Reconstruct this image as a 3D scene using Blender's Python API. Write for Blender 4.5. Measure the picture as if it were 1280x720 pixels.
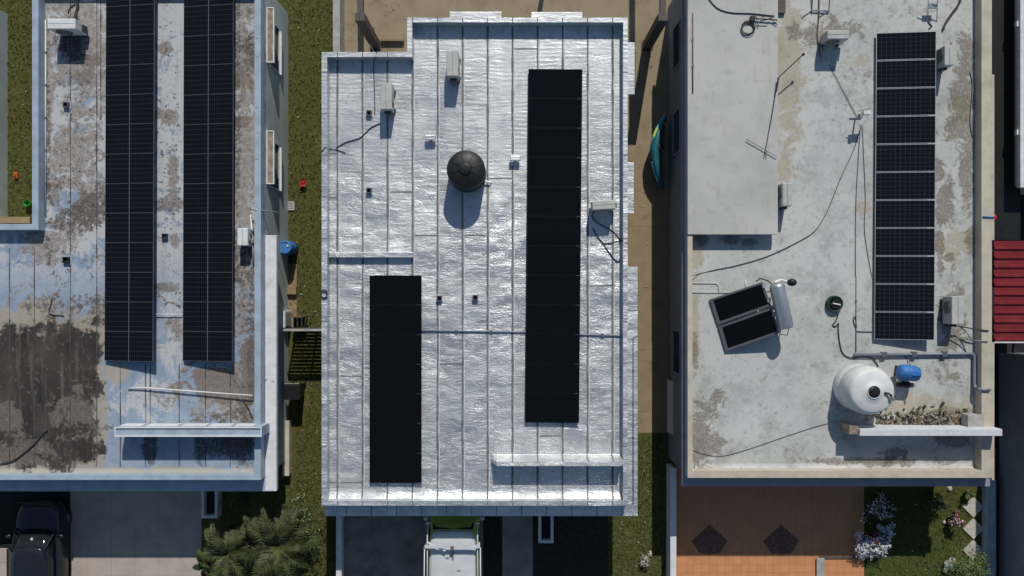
import bpy, bmesh, math, random
from mathutils import Vector, Matrix
random.seed(7)
for o in list(bpy.data.objects): bpy.data.objects.remove(o)
S = bpy.context.scene
COL = S.collection
# ------------------------------------------------------------------ camera, world, sun, exposure
H = 30.0; F = 972.0                                   # camera height (m), focal length in photo pixels
cd = bpy.data.cameras.new('camera'); cam = bpy.data.objects.new('camera', cd); COL.objects.link(cam)
cam.location = (0, 0, H); cam.rotation_euler = (0, 0, 0)
cd.sensor_width = 36; cd.lens = 36*F/1280; cd.clip_end = 2000; cd.clip_start = .1
S.camera = cam
w = bpy.data.worlds.new('World'); S.world = w; w.use_nodes = True
nt = w.node_tree; bg = nt.nodes['Background']
sky = nt.nodes.new('ShaderNodeTexSky'); sky.sky_type = 'NISHITA'; sky.sun_disc = False
SUN = Vector((.19, 1.16, 1.0))
sky.sun_elevation = math.radians(40.4); sky.sun_rotation = math.atan2(SUN.x, SUN.y)
sky.air_density = 1.0; sky.dust_density = .3; sky.ozone_density = 1.0
nt.links.new(sky.outputs[0], bg.inputs[0]); bg.inputs[1].default_value = .08
sd = bpy.data.lights.new('sun', 'SUN'); sun = bpy.data.objects.new('sun', sd); COL.objects.link(sun)
sd.energy = 3.7; sd.angle = math.radians(.5); sd.color = (1, .945, .87)
sun.rotation_euler = SUN.to_track_quat('Z', 'Y').to_euler(); sun.location = (8, 40, 40)
S.view_settings.view_transform = 'Standard'; S.view_settings.look = 'None'
S.view_settings.gamma = 1; S.view_settings.exposure = 0.0
S.render.resolution_x = 1024; S.render.resolution_y = 576

def W(px, py, z=0.0):                                  # photo pixel -> world metres on the plane at height z
    k = (H-z)/F
    return ((px-640)*k, (360-py)*k)
def W3(px, py, z=0.0): x, y = W(px, py, z); return (x, y, z)

# ------------------------------------------------------------------ node helpers
class N:
    def __init__(s, name, rough=.8, metal=0.0, spec=.3):
        s.m = bpy.data.materials.new(name); s.m.use_nodes = True; s.t = s.m.node_tree
        s.b = s.t.nodes['Principled BSDF']
        s.b.inputs['Roughness'].default_value = rough; s.b.inputs['Metallic'].default_value = metal
        s.b.inputs['Specular IOR Level'].default_value = spec
        s._p = None
    def new(s, t): return s.t.nodes.new(t)
    def put(s, inp, v):
        if isinstance(v, bpy.types.NodeSocket): s.t.links.new(v, inp)
        elif isinstance(v, (tuple, list)): inp.default_value = tuple(v)+((1,) if len(v) == 3 and inp.type == 'RGBA' else ())
        else: inp.default_value = v
    def pos(s):
        if s._p is None: s._p = s.new('ShaderNodeNewGeometry').outputs['Position']
        return s._p
    def obj(s): return s.new('ShaderNodeTexCoord').outputs['Object']
    def uv(s): return s.new('ShaderNodeTexCoord').outputs['UV']
    def sep(s, v):
        n = s.new('ShaderNodeSeparateXYZ'); s.put(n.inputs[0], v); return n.outputs
    def math(s, op, a, b=0.0, c=0.0, clamp=False):
        n = s.new('ShaderNodeMath'); n.operation = op; n.use_clamp = clamp
        s.put(n.inputs[0], a); s.put(n.inputs[1], b)
        if op in ('MULTIPLY_ADD', 'COMPARE'): s.put(n.inputs[2], c)
        return n.outputs[0]
    def vscale(s, v, sc):
        n = s.new('ShaderNodeVectorMath'); n.operation = 'MULTIPLY'; s.put(n.inputs[0], v); n.inputs[1].default_value = sc; return n.outputs[0]
    def noise(s, scale, detail=3, rough=.55, vec=None, dist=0, col=False):
        n = s.new('ShaderNodeTexNoise'); n.inputs['Scale'].default_value = scale; n.inputs['Detail'].default_value = detail
        n.inputs['Roughness'].default_value = rough; n.inputs['Distortion'].default_value = dist
        s.put(n.inputs['Vector'], vec if vec is not None else s.pos()); return n.outputs[1 if col else 0]
    def voro(s, scale, vec=None, feat='F1', rnd=1):
        n = s.new('ShaderNodeTexVoronoi'); n.feature = feat; n.inputs['Scale'].default_value = scale; n.inputs['Randomness'].default_value = rnd
        s.put(n.inputs['Vector'], vec if vec is not None else s.pos()); return n.outputs[0]
    def step(s, v, lo, hi):
        n = s.new('ShaderNodeMapRange'); n.interpolation_type = 'SMOOTHSTEP'
        s.put(n.inputs[0], v); n.inputs[1].default_value = lo; n.inputs[2].default_value = hi; return n.outputs[0]
    def mix(s, f, a, b):
        n = s.new('ShaderNodeMix'); n.data_type = 'RGBA'
        s.put(n.inputs[0], f); s.put(n.inputs[6], a); s.put(n.inputs[7], b); return n.outputs[2]
    def fmix(s, f, a, b):
        n = s.new('ShaderNodeMix'); n.data_type = 'FLOAT'
        s.put(n.inputs[0], f); s.put(n.inputs[2], a); s.put(n.inputs[3], b); return n.outputs[0]
    def blob(s, cx, cy, rx, ry, nz, amp=1.2, edge=.25):
        x, y, z = s.sep(s.pos())
        a = s.math('MULTIPLY', s.math('SUBTRACT', x, cx), 1/rx); b = s.math('MULTIPLY', s.math('SUBTRACT', y, cy), 1/ry)
        d = s.math('SQRT', s.math('ADD', s.math('MULTIPLY', a, a), s.math('MULTIPLY', b, b)))
        if not hasattr(s, '_A'):
            s._A = s.math('SUBTRACT', s.noise(1.15, 6, .7, dist=.8), .5); s._B = s.math('SUBTRACT', s.noise(8, 5, .75), .5)
            s._C = s.step(s.noise(13, 4, .7), .36, .52)
        d = s.math('MULTIPLY_ADD', s._A, amp*3.0, d); d = s.math('MULTIPLY_ADD', s._B, amp*1.0, d)
        return s.math('MULTIPLY', s.math('SUBTRACT', 1.0, s.step(d, 1-edge, 1+edge)), s.fmix(s._C, .55, 1.0))
    def boxm(s, x0, x1, y0, y1, nz, amp=.6, edge=.15):
        x, y, z = s.sep(s.pos()); k = s.math('MULTIPLY', s.math('SUBTRACT', nz, .5), amp)
        fs = []
        for v, lo, hi in ((x, x0, x1), (y, y0, y1)):
            fs.append(s.step(s.math('ADD', s.math('SUBTRACT', v, lo), k), -edge, edge))
            fs.append(s.step(s.math('ADD', s.math('SUBTRACT', hi, v), k), -edge, edge))
        r = fs[0]
        for q in fs[1:]: r = s.math('MULTIPLY', r, q)
        return r
    def maxs(s, L):
        r = L[0]
        for q in L[1:]: r = s.math('MAXIMUM', r, q)
        return r
    def bump(s, h, strength=.3, dist=.02, nrm=None):
        n = s.new('ShaderNodeBump'); n.inputs['Distance'].default_value = dist
        s.put(n.inputs['Height'], h); s.put(n.inputs['Strength'], strength)
        if nrm is not None: s.put(n.inputs['Normal'], nrm)
        return n.outputs[0]
    def col(s, c): s.put(s.b.inputs['Base Color'], c); return s
    def rough(s, c): s.put(s.b.inputs['Roughness'], c); return s
    def nrm(s, c): s.put(s.b.inputs['Normal'], c); return s

def simple(name, c, rough=.6, metal=0.0, var=.12, scale=6, spec=.3, dirt=None):
    n = N(name, rough, metal, spec)
    nz = n.noise(scale, 4, .6)
    lo = tuple(v*(1-var) for v in c); hi = tuple(min(1, v*(1+var)) for v in c)
    cc = n.mix(n.step(nz, .3, .7), lo, hi)
    if dirt: cc = n.mix(n.math('MULTIPLY', n.step(n.noise(scale*.6, 5, .65), .5, .75), .6), cc, dirt)
    n.col(cc); return n.m

M = {}
def mats():
    # grass
    n = N('grass_ground', .95, spec=.1)
    a = n.noise(.5, 4); b = n.noise(7, 4, .7); c = n.noise(.9, 5, .65, vec=n.vscale(n.pos(), (1.6, .7, 1)))
    g = n.mix(n.step(b, .3, .7), (.050, .056, .017), (.105, .108, .035))
    g = n.mix(n.math('MULTIPLY', n.step(a, .45, .68), .6), g, (.085, .074, .024))
    g = n.mix(n.math('MULTIPLY', n.step(c, .58, .74), .75), g, (.15, .115, .06))
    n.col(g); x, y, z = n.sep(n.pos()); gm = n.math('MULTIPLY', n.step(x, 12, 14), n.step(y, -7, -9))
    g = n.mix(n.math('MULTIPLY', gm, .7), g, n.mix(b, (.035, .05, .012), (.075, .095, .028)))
    n.col(g); n.nrm(n.bump(b, .8, .05)); M['grass'] = n.m
    M['blade'] = simple('grass_blades', (.065, .075, .020), .9, var=.5, scale=3)
    # tan concrete patio / side path
    n = N('patio_concrete', .9, spec=.15)
    x, y, z = n.sep(n.pos())
    a = n.noise(1.1, 6, .65); b = n.noise(22, 3, .7)
    t = n.mix(n.step(y, 2.5, 6.5), (.27, .205, .122), (.285, .235, .158))
    t = n.mix(n.math('MULTIPLY', n.step(a, .42, .7), .6), t, (.19, .148, .09))
    t = n.mix(n.math('MULTIPLY', n.step(b, .45, .75), .3), t, (.29, .235, .16))
    t = n.mix(n.math('MULTIPLY', n.step(n.noise(.7, 5, .7, vec=n.vscale(n.pos(), (1, 1.7, 1))), .58, .68), .4), t, (.10, .082, .055))
    crk = n.step(n.math('ABSOLUTE', n.math('SUBTRACT', n.math('FRACT', n.math('MULTIPLY', y, .42)), .5)), .493, .499)
    t = n.mix(n.math('MULTIPLY', crk, .45), t, (.08, .06, .04))
    n.col(t); n.nrm(n.bump(b, .3, .01)); M['patio'] = n.m
    # driveways
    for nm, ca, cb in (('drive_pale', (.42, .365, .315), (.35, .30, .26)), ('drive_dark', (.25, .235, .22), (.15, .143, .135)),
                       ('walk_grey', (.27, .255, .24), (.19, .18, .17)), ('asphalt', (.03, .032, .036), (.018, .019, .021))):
        n = N(nm, .9, spec=.15); x, y, z = n.sep(n.pos())
        k = n.mix(n.step(n.noise(1.4, 6, .65), .35, .7), ca, cb)
        if nm == 'drive_pale':
            j = n.maxs([n.step(n.math('ABSOLUTE', n.math('SUBTRACT', n.math('FRACT', n.math('MULTIPLY', v, s_)), .5)), .490, .497) for v, s_ in ((x, 1.1), (y, 1.35))])
            k = n.mix(n.math('MULTIPLY', j, .6), k, (.13, .11, .09))
        n.col(k); n.nrm(n.bump(n.noise(30, 3), .3, .01)); M[nm] = n.m
    # orange tiles
    n = N('orange_tile', .7, spec=.25)
    br = n.new('ShaderNodeTexBrick'); br.offset = 0; br.inputs['Scale'].default_value = 1
    br.inputs['Brick Width'].default_value = .305; br.inputs['Row Height'].default_value = .305; br.inputs['Mortar Size'].default_value = .007
    br.inputs['Color1'].default_value = (.50, .23, .105, 1); br.inputs['Color2'].default_value = (.57, .26, .115, 1); br.inputs['Mortar'].default_value = (.36, .16, .08, 1)
    n.put(br.inputs['Vector'], n.pos())
    n.col(n.mix(n.math('MULTIPLY', n.step(n.noise(1.5, 5, .6), .45, .75), .35), br.outputs[0], (.36, .165, .085))); M['orange'] = n.m
    M['inlay'] = simple('charcoal_inlay_tile', (.15, .08, .055), .7, var=.3, scale=8)
    # silver roof membrane
    n = N('silver_membrane', .45, .62, .5)
    x, y, z = n.sep(n.pos())
    wrk = n.noise(1.7, 6, .64, vec=n.vscale(n.pos(), (.8, 1.25, 1)), dist=1.6)
    rip = n.noise(5.0, 3, .6, vec=n.vscale(n.pos(), (.35, 2.0, 1)), dist=.5)
    fine = n.noise(13, 5, .72, vec=n.vscale(n.pos(), (.75, 1.3, 1)), dist=.8)
    big = n.noise(.45, 3, .5)
    ridge = n.math('SUBTRACT', 1.0, n.step(n.math('ABSOLUTE', n.math('SUBTRACT', wrk, .5)), 0, .05))
    smooth_top = n.step(y, 1.0, 6.0)
    cor = n.math('SINE', n.math('MULTIPLY_ADD', y, 42.0, n.math('MULTIPLY', big, 16.0)))
    h = n.math('ADD', n.math('MULTIPLY', wrk, n.fmix(smooth_top, .8, .35)), n.math('MULTIPLY', rip, .5))
    h = n.math('ADD', h, n.math('MULTIPLY', ridge, n.fmix(smooth_top, .09, .02)))
    h = n.math('ADD', h, n.math('MULTIPLY', cor, n.math('MULTIPLY', n.fmix(smooth_top, .0, .05), n.step(n.noise(.8, 3), .4, .6))))
    und = n.noise(.9, 2, .5, vec=n.vscale(n.pos(), (.8, 1.2, 1)))
    h = n.math('ADD', h, n.math('MULTIPLY', und, n.fmix(smooth_top, 5.0, 1.6)))
    h = n.math('ADD', h, n.math('MULTIPLY', fine, n.fmix(smooth_top, .42, .2)))
    n.nrm(n.bump(h, n.fmix(smooth_top, .7, .42), .05))
    wn = n.new('ShaderNodeTexWhiteNoise'); wn.noise_dimensions = '1D'
    n.put(wn.inputs['W'], n.math('FLOOR', n.math('MULTIPLY', n.math('ADD', x, 6.07), 1/.8655)))
    c = n.mix(wn.outputs[0], (.52, .55, .555), (.64, .66, .66))
    dull = n.step(n.noise(.55, 5, .62, vec=n.vscale(n.pos(), (1.5, .75, 1)), dist=.7), .50, .60)
    c = n.mix(n.math('MULTIPLY', dull, .45), c, (.42, .46, .48))
    pond = n.noise(.8, 4, .6, dist=.5); pr = n.math('SUBTRACT', 1.0, n.step(n.math('ABSOLUTE', n.math('SUBTRACT', pond, .58)), .004, .018))
    c = n.mix(n.math('MULTIPLY', pr, .35), c, (.30, .31, .30))
    c = n.mix(n.math('MULTIPLY', n.step(n.noise(3.5, 6, .7), .55, .75), .45), c, (.42, .44, .47))
    c = n.mix(n.math('MULTIPLY', n.step(n.noise(9, 5, .75), .58, .72), .5), c, (.27, .29, .31))
    c = n.mix(n.math('MULTIPLY', n.step(n.noise(1.1, 5, .65, vec=n.vscale(n.pos(), (1.3, .5, 1))), .48, .7), .4), c, (.36, .40, .45))  # blue-grey streaks painted in for reflections of dark sky
    n.col(c); n.rough(n.math('MULTIPLY_ADD', dull, .12, n.fmix(n.step(big, .38, .62), .36, .48))); M['silver'] = n.m
    M['lap'] = simple('membrane_lap', (.66, .67, .67), .5, .3, var=.25, scale=4)
    M['seam'] = simple('membrane_seam', (.16, .165, .165), .75, .1, var=.35, scale=5)
    # left painted roof, heavily stained
    n = N('stained_roof', .7, spec=.3)
    nz = n.noise(1.7, 6, .68); nf = n.noise(5.5, 6, .72); nb = n.noise(.55, 4, .6)
    x, y, z = n.sep(n.pos())
    P = lambda px, py: W(px, py, 2.9)
    def B(px, py, rx, ry, amp=1.5, edge=.25, q=nf): cx, cy = P(px, py); return n.blob(cx, cy, rx/35.9, ry/35.9, q, amp, edge)
    base = n.mix(n.step(nz, .3, .7), (.205, .275, .37), (.30, .36, .435))
    base = n.mix(n.math('MULTIPLY', n.step(nf, .5, .7), .35), base, (.26, .29, .32))
    wht = n.maxs([n.step(y, -.6, 1.6), B(290, 505, 45, 30, 1.8), B(185, 500, 50, 22, 2.2), B(212, 420, 16, 60, 1.4)])
    wht = n.math('MULTIPLY', wht, n.step(n.noise(1.1, 6, .68, dist=.9), .40, .46))
    base = n.mix(n.math('MULTIPLY', wht, .85), base, (.47, .48, .475))
    strk = n.noise(2.5, 4, .6, vec=n.vscale(n.pos(), (3, .35, 1)))
    base = n.mix(n.math('MULTIPLY', n.step(strk, .52, .7), .4), base, (.24, .26, .28))
    # worn grey/pinkish concrete where the paint has gone
    worn = n.maxs([B(92, 40, 55, 60, 2.2), B(80, 190, 45, 50, 2.4), B(108, 245, 30, 40, 2.6), B(95, 155, 30, 40, 2.6), B(60, 120, 9, 140, 1.6), B(306, 120, 22, 170, 1.8),
                   B(305, 330, 22, 90, 2.2), B(300, 250, 20, 60, 1.6), B(285, 495, 60, 35, 1.6), B(300, 500, 26, 60, 1.6), B(75, 395, 90, 26, 2.4), B(66, 300, 26, 22, 2.6)])
    rim = n.math('SUBTRACT', 1.0, n.step(n.math('ABSOLUTE', n.math('SUBTRACT', worn, .45)), .12, .30))
    c = n.mix(n.math('MULTIPLY', worn, .9), base, n.mix(n.step(nf, .35, .65), (.32, .29, .265), (.19, .16, .135)))
    c = n.mix(n.math('MULTIPLY', n.math('MULTIPLY', rim, n.step(nf, .46, .6)), .8), c, (.10, .09, .08))
    tan = n.maxs([B(15, 405, 60, 22, 1.4), B(120, 415, 30, 22, 1.6), B(125, 520, 10, 90, .8), B(60, 580, 90, 18, 1.2), B(150, 592, 200, 9, .9), B(145, 465, 20, 14, 1.2)])
    c = n.mix(n.math('MULTIPLY', tan, .8), c, (.37, .32, .235))
    brown = n.maxs([B(105, 96, 13, 10, .6), B(113, 78, 14, 9, .9), B(108, 262, 26, 16, 1.8), B(205, 60, 9, 7, .9), B(209, 145, 14, 9, 1.2), B(217, 215, 7, 26, 1.6), B(300, 90, 14, 24, 2.0),  # brown stains; spots between the solar rows also paint in rail-end shadows
                    B(300, 105, 20, 18, 2.2), B(303, 150, 12, 10, 1.2), B(68, 240, 10, 24, 1.6), B(212, 255, 15, 8, 1.4), B(310, 470, 10, 60, 1.5), B(270, 480, 40, 20, 1.5), B(218, 303, 6, 10, 1), B(205, 359, 14, 6, 1.2)])
    c = n.mix(n.math('MULTIPLY', brown, .75), c, n.mix(n.step(nf, .4, .6), (.11, .085, .066), (.19, .15, .12)))
    # edge-of-patch black flakes
    grime = n.maxs([B(297, 120, 4, 160, 1.2), B(314, 420, 5, 110, 1.2), B(299, 330, 8, 50, 1.6), B(275, 522, 35, 8, 1.4), B(305, 515, 14, 14, 1.4), B(60, 150, 3, 130, 1.6), B(120, 380, 60, 14, 2.4), B(100, 265, 50, 20, 2.4), B(312, 60, 8, 40, 1.8)])
    c = n.mix(n.math('MULTIPLY', n.math('MULTIPLY', grime, n.step(nf, .40, .56)), .85), c, (.085, .075, .066))
    flk = n.math('MULTIPLY', n.step(n.noise(7, 6, .78), .56, .60), n.maxs([B(85, 200, 50, 110, 1.5), B(310, 60, 18, 60, 1.2), B(205, 200, 22, 150, 1.5), B(80, 330, 50, 30, 1.5), B(290, 525, 40, 14, 1.2), B(305, 400, 14, 100, 1.4)]))
    c = n.mix(n.math('MULTIPLY', flk, .95), c, (.05, .045, .042))
    x0, y1 = P(-90, 412); x1, y0 = P(121, 583)
    dark = n.math('MULTIPLY', n.boxm(x0, x1+.1, y0, y1+.12, nz, 3.2, .16), n.fmix(n.step(n.noise(4.5, 6, .75), .34, .44), .55, 1.0))
    dk = n.mix(n.step(n.noise(1.2, 6, .65, vec=n.vscale(n.pos(), (1.4, .5, 1))), .35, .72), (.020, .018, .017), (.058, .049, .043))
    holes = n.maxs([B(5, 520, 20, 16, 1.2), B(95, 515, 24, 26, 2.0), B(20, 568, 36, 18, 1.8)])
    c = n.mix(n.math('MULTIPLY', n.boxm(x0, x1+.15, y0, y1+.25, nz, 1.3, .3), .92), c, n.mix(nf, (.20, .17, .13), (.34, .30, .235)))
    vs_ = n.step(n.noise(1.0, 4, .6, vec=n.vscale(n.pos(), (5, .22, 1))), .55, .68)
    dk = n.mix(n.math('MULTIPLY', vs_, .45), dk, (.16, .135, .11))
    c = n.mix(n.math('MULTIPLY', dark, n.math('SUBTRACT', .97, n.math('MULTIPLY', holes, .4))), c, dk)
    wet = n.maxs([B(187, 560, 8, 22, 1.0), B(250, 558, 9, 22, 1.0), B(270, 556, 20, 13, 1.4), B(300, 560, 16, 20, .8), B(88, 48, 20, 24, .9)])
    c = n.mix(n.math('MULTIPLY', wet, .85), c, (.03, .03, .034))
    n.col(c); n.nrm(n.bump(nf, .5, .015)); M['stained'] = n.m
    M['joint'] = simple('roof_joint', (.07, .068, .066), .9, var=.3)
    M['lblue'] = simple('pale_blue_paint', (.31, .38, .46), .55, var=.12, scale=2.5, dirt=(.27, .3, .32))
    M['mint'] = simple('mint_wall_paint', (.48, .54, .525), .75, var=.08, scale=1.2, dirt=(.3, .34, .32))
    M['white'] = simple('white_paint', (.62, .635, .63), .6, var=.08, scale=4, dirt=(.42, .42, .40))
    M['hoodtop'] = simple('dirty_hood_top', (.26, .22, .165), .9, var=.3, scale=5)
    # right concrete roof
    n = N('grey_roof_coating', .85, spec=.2)
    nz = n.noise(1.3, 6, .68); nf = n.noise(6, 6, .72); nb = n.noise(.35, 4, .6)
    c = n.mix(n.step(nb, .35, .65), (.425, .44, .42), (.50, .51, .485))
    c = n.mix(n.math('MULTIPLY', n.step(nz, .46, .70), .6), c, (.25, .26, .25))
    c = n.mix(n.math('MULTIPLY', n.step(nf, .52, .70), .6), c, (.22, .225, .205))
    c = n.mix(n.math('MULTIPLY', n.math('MULTIPLY', n.step(n.noise(.8, 5, .7), .5, .66), n.step(nf, .44, .6)), .5), c, (.19, .18, .155))
    c = n.mix(n.math('MULTIPLY', n.step(n.noise(2.6, 5, .7), .58, .72), .35), c, (.47, .49, .48))
    tan = n.maxs([B(990, 22, 16, 14, 1.6), B(983, 95, 16, 100, 1.6), B(1200, 140, 12, 14, 1.5), B(1078, 75, 14, 12, 1.4), B(980, 210, 8, 20, 1.4), B(1193, 305, 20, 22, 2.4), B(1150, 515, 75, 22, 1.3),
                  B(870, 320, 8, 30, 1.2), B(869, 410, 6, 40, 1.2), B(1080, 260, 9, 8, 1.4)])
    c = n.mix(n.math('MULTIPLY', tan, .6), c, (.33, .265, .165))
    brn = n.maxs([B(1180, 255, 13, 28, 2.0), B(1195, 160, 24, 14, 2.2), B(1172, 215, 8, 14, 1.6), B(1012, 45, 12, 8, 2), B(1203, 150, 12, 8, 1.6), B(880, 545, 18, 36, 2.4), B(1010, 40, 20, 10, 2.2), B(868, 445, 5, 30, 1.4), B(1185, 322, 7, 5, 1.2),
                  B(896, 490, 10, 16, 2.4), B(1215, 300, 7, 24, 1.6), B(876, 535, 16, 44, 1.8), B(1205, 120, 14, 60, 2.4), B(1100, 577, 80, 5, 1.8), B(1188, 410, 16, 50, 2.6), B(1040, 40, 30, 12, 2.6), B(1210, 200, 10, 70, 2.0), B(1160, 520, 60, 9, 1.8), B(1175, 300, 5, 60, 2.2)])
    c = n.mix(n.math('MULTIPLY', brn, .7), c, n.mix(n.step(nf, .4, .6), (.095, .075, .055), (.17, .14, .10)))
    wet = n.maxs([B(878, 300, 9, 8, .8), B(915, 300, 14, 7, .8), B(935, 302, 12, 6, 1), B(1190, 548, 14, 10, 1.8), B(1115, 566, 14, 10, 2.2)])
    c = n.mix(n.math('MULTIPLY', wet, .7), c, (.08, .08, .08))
    n.col(c); n.nrm(n.bump(nf, .4, .012)); M['coat'] = n.m
    n = N('smooth_grey_slab', .85, spec=.2)
    c = n.mix(n.step(n.noise(.5, 5, .6), .35, .65), (.40, .405, .385), (.475, .475, .445))
    c = n.mix(n.math('MULTIPLY', n.step(n.noise(2.2, 6, .7), .52, .7), .5), c, (.31, .31, .285))
    c = n.mix(n.math('MULTIPLY', n.step(n.noise(1.0, 5, .65, vec=n.vscale(n.pos(), (2.2, .4, 1))), .54, .68), .4), c, (.36, .34, .29))
    n.col(c); n.nrm(n.bump(n.noise(9, 5, .7), .3, .01)); M['slabtop'] = n.m
    M['beige'] = simple('beige_paint', (.47, .42, .34), .7, var=.1, scale=2, dirt=(.33, .29, .22))
    M['greywall'] = simple('grey_wall_paint', (.20, .225, .255), .8, var=.1, scale=1.5)
    M['slate'] = simple('slate_ledge_paint', (.24, .25, .29), .7, var=.1, scale=2)
    M['concrete'] = simple('bare_concrete', (.35, .345, .325), .9, var=.15, scale=3, dirt=(.2, .19, .17))
    M['aggr'] = simple('pale_board', (.55, .57, .59), .8, var=.06, scale=4, dirt=(.4, .41, .42))
    # panels
    M['cellblack'] = None
    n = N('black_glass', .12, 0, .2); n.col((.004, .0045, .006)); M['cellblack'] = n.m
    def cells(name, nx, ny, line, cc, lw, mid=False, lwy=None):
        n = N(name, .14, 0, .25); u, v, _ = n.sep(n.uv())
        def ln(c, k, wd): return n.step(n.math('ABSOLUTE', n.math('SUBTRACT', n.math('FRACT', n.math('ADD', n.math('MULTIPLY', c, k), .5)), .5)), wd*k, wd*k*.4)
        f = n.maxs([ln(u, nx, lw), ln(v, ny, lwy or lw*1.7)])
        c = n.mix(n.math('MULTIPLY', f, .75), cc, line)
        if mid: c = n.mix(n.step(n.math('ABSOLUTE', n.math('SUBTRACT', u, .5)), .0075, .0045), c, (.13, .135, .145))
        n.col(c); return n.m
    M['cells_half'] = cells('half_cut_cells', 24, 6, (.042, .044, .05), (.004, .0045, .007), .0022, True, .007)
    M['cells_full'] = cells('square_cells', 12, 6, (.06, .063, .07), (.006, .0065, .010), .003, False, .006)
    M['alu'] = simple('anodised_aluminium', (.48, .49, .5), .4, .6, var=.06)
    M['aludull'] = simple('dull_aluminium', (.15, .155, .165), .5, .5, var=.06)
    M['blackframe'] = simple('black_frame', (.005, .005, .006), .5, var=.1, spec=.1)
    M['black'] = simple('black_plastic', (.012, .012, .013), .5, var=.25)
    M['cable'] = simple('cable_rubber', (.035, .035, .038), .7, var=.2)
    M['cablegrey'] = simple('grey_cable', (.2, .205, .205), .7, var=.2)
    M['acbody'] = simple('condenser_enamel', (.42, .425, .40), .5, var=.07, scale=4, dirt=(.3, .28, .24))
    M['acdark'] = simple('condenser_grille', (.05, .052, .055), .5, var=.2)
    M['pipe'] = simple('galvanised_pipe', (.40, .42, .44), .45, .4, var=.1)
    M['pipeblue'] = simple('grey_blue_pipe', (.20, .235, .27), .5, .2, var=.12)
    M['pvc'] = simple('white_pvc', (.6, .61, .6), .45, var=.05)
    M['tankblack'] = simple('black_polyethylene', (.012, .012, .013), .5, var=.35, scale=3, spec=.4, dirt=(.03, .028, .026))
    M['tankwhite'] = simple('white_polyethylene', (.56, .575, .57), .5, var=.08, scale=2, dirt=(.40, .395, .35))
    M['blue'] = simple('blue_plastic', (.03, .14, .38), .5, var=.2, dirt=(.07, .17, .34))
    M['bluelid'] = simple('blue_drum_plastic', (.05, .18, .44), .5, var=.12)
    M['steel'] = simple('stainless_steel', (.42, .45, .47), .38, .7, var=.06)
    M['rust'] = simple('rusty_steel', (.16, .10, .085), .85, var=.25)
    M['darkpost'] = simple('charcoal_post', (.10, .085, .075), .75, var=.2)
    n = N('red_roof_paint', .5, .1); n.col(n.mix(n.math('MULTIPLY', n.step(n.noise(4, 6, .7), .5, .72), .5), n.mix(n.step(n.noise(1.5, 4), .35, .7), (.20, .018, .026), (.16, .016, .022)), (.20, .07, .06))); M['red'] = n.m
    M['redplastic'] = simple('red_plastic', (.45, .02, .025), .45, var=.1)
    M['orangepl'] = simple('orange_plastic', (.5, .10, .02), .5, var=.1)
    M['greenpl'] = simple('green_plastic', (.03, .30, .05), .5, var=.1)
    M['teal'] = simple('teal_hull', (.018, .11, .15), .4, var=.15)
    M['aqua'] = simple('aqua_hull', (.04, .30, .38), .4, var=.1)
    M['lime'] = simple('lime_paint', (.36, .47, .10), .4, var=.08)
    M['vanwhite'] = simple('van_white_paint', (.52, .56, .57), .35, var=.05, scale=3, dirt=(.42, .44, .44))
    M['carblack'] = simple('black_car_paint', (.012, .016, .022), .22, var=.1, spec=.6)
    n = N('dark_window_glass', .08, 0, .5); n.col((.012, .015, .018)); M['glass'] = n.m
    M['rubber'] = simple('tyre_rubber', (.015, .015, .015), .85)
    M['leafdark'] = simple('dark_frond', (.048, .056, .018), .6, var=.75, scale=2.5, spec=.3)
    M['leafmid'] = simple('mid_green_leaf', (.045, .068, .018), .65, var=.5, scale=4)
    M['leafpale'] = simple('pale_green_leaf', (.13, .18, .065), .65, var=.35, scale=6)
    M['bark'] = simple('palm_bark', (.20, .10, .05), .9, var=.3)
    M['stem'] = simple('woody_stem', (.08, .06, .04), .9, var=.3)
    M['petal'] = simple('white_petals', (.60, .62, .66), .7, var=.15)
    M['redleaf'] = simple('red_leaf', (.17, .02, .03), .6, var=.4)
    M['soil'] = simple('dark_soil', (.03, .025, .02), .95, var=.3)
    M['stone'] = simple('pale_stone', (.45, .43, .38), .85, var=.15)
    M['hose'] = simple('green_hose', (.02, .06, .04), .5, var=.2)
    n = N('rubble_mix', .9); n.col(n.mix(n.step(n.noise(6, 2), .4, .6), (.15, .115, .075), n.mix(n.step(n.noise(9, 2), .45, .55), (.03, .026, .022), (.36, .33, .28)))); M['rubble'] = n.m
mats()

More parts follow.
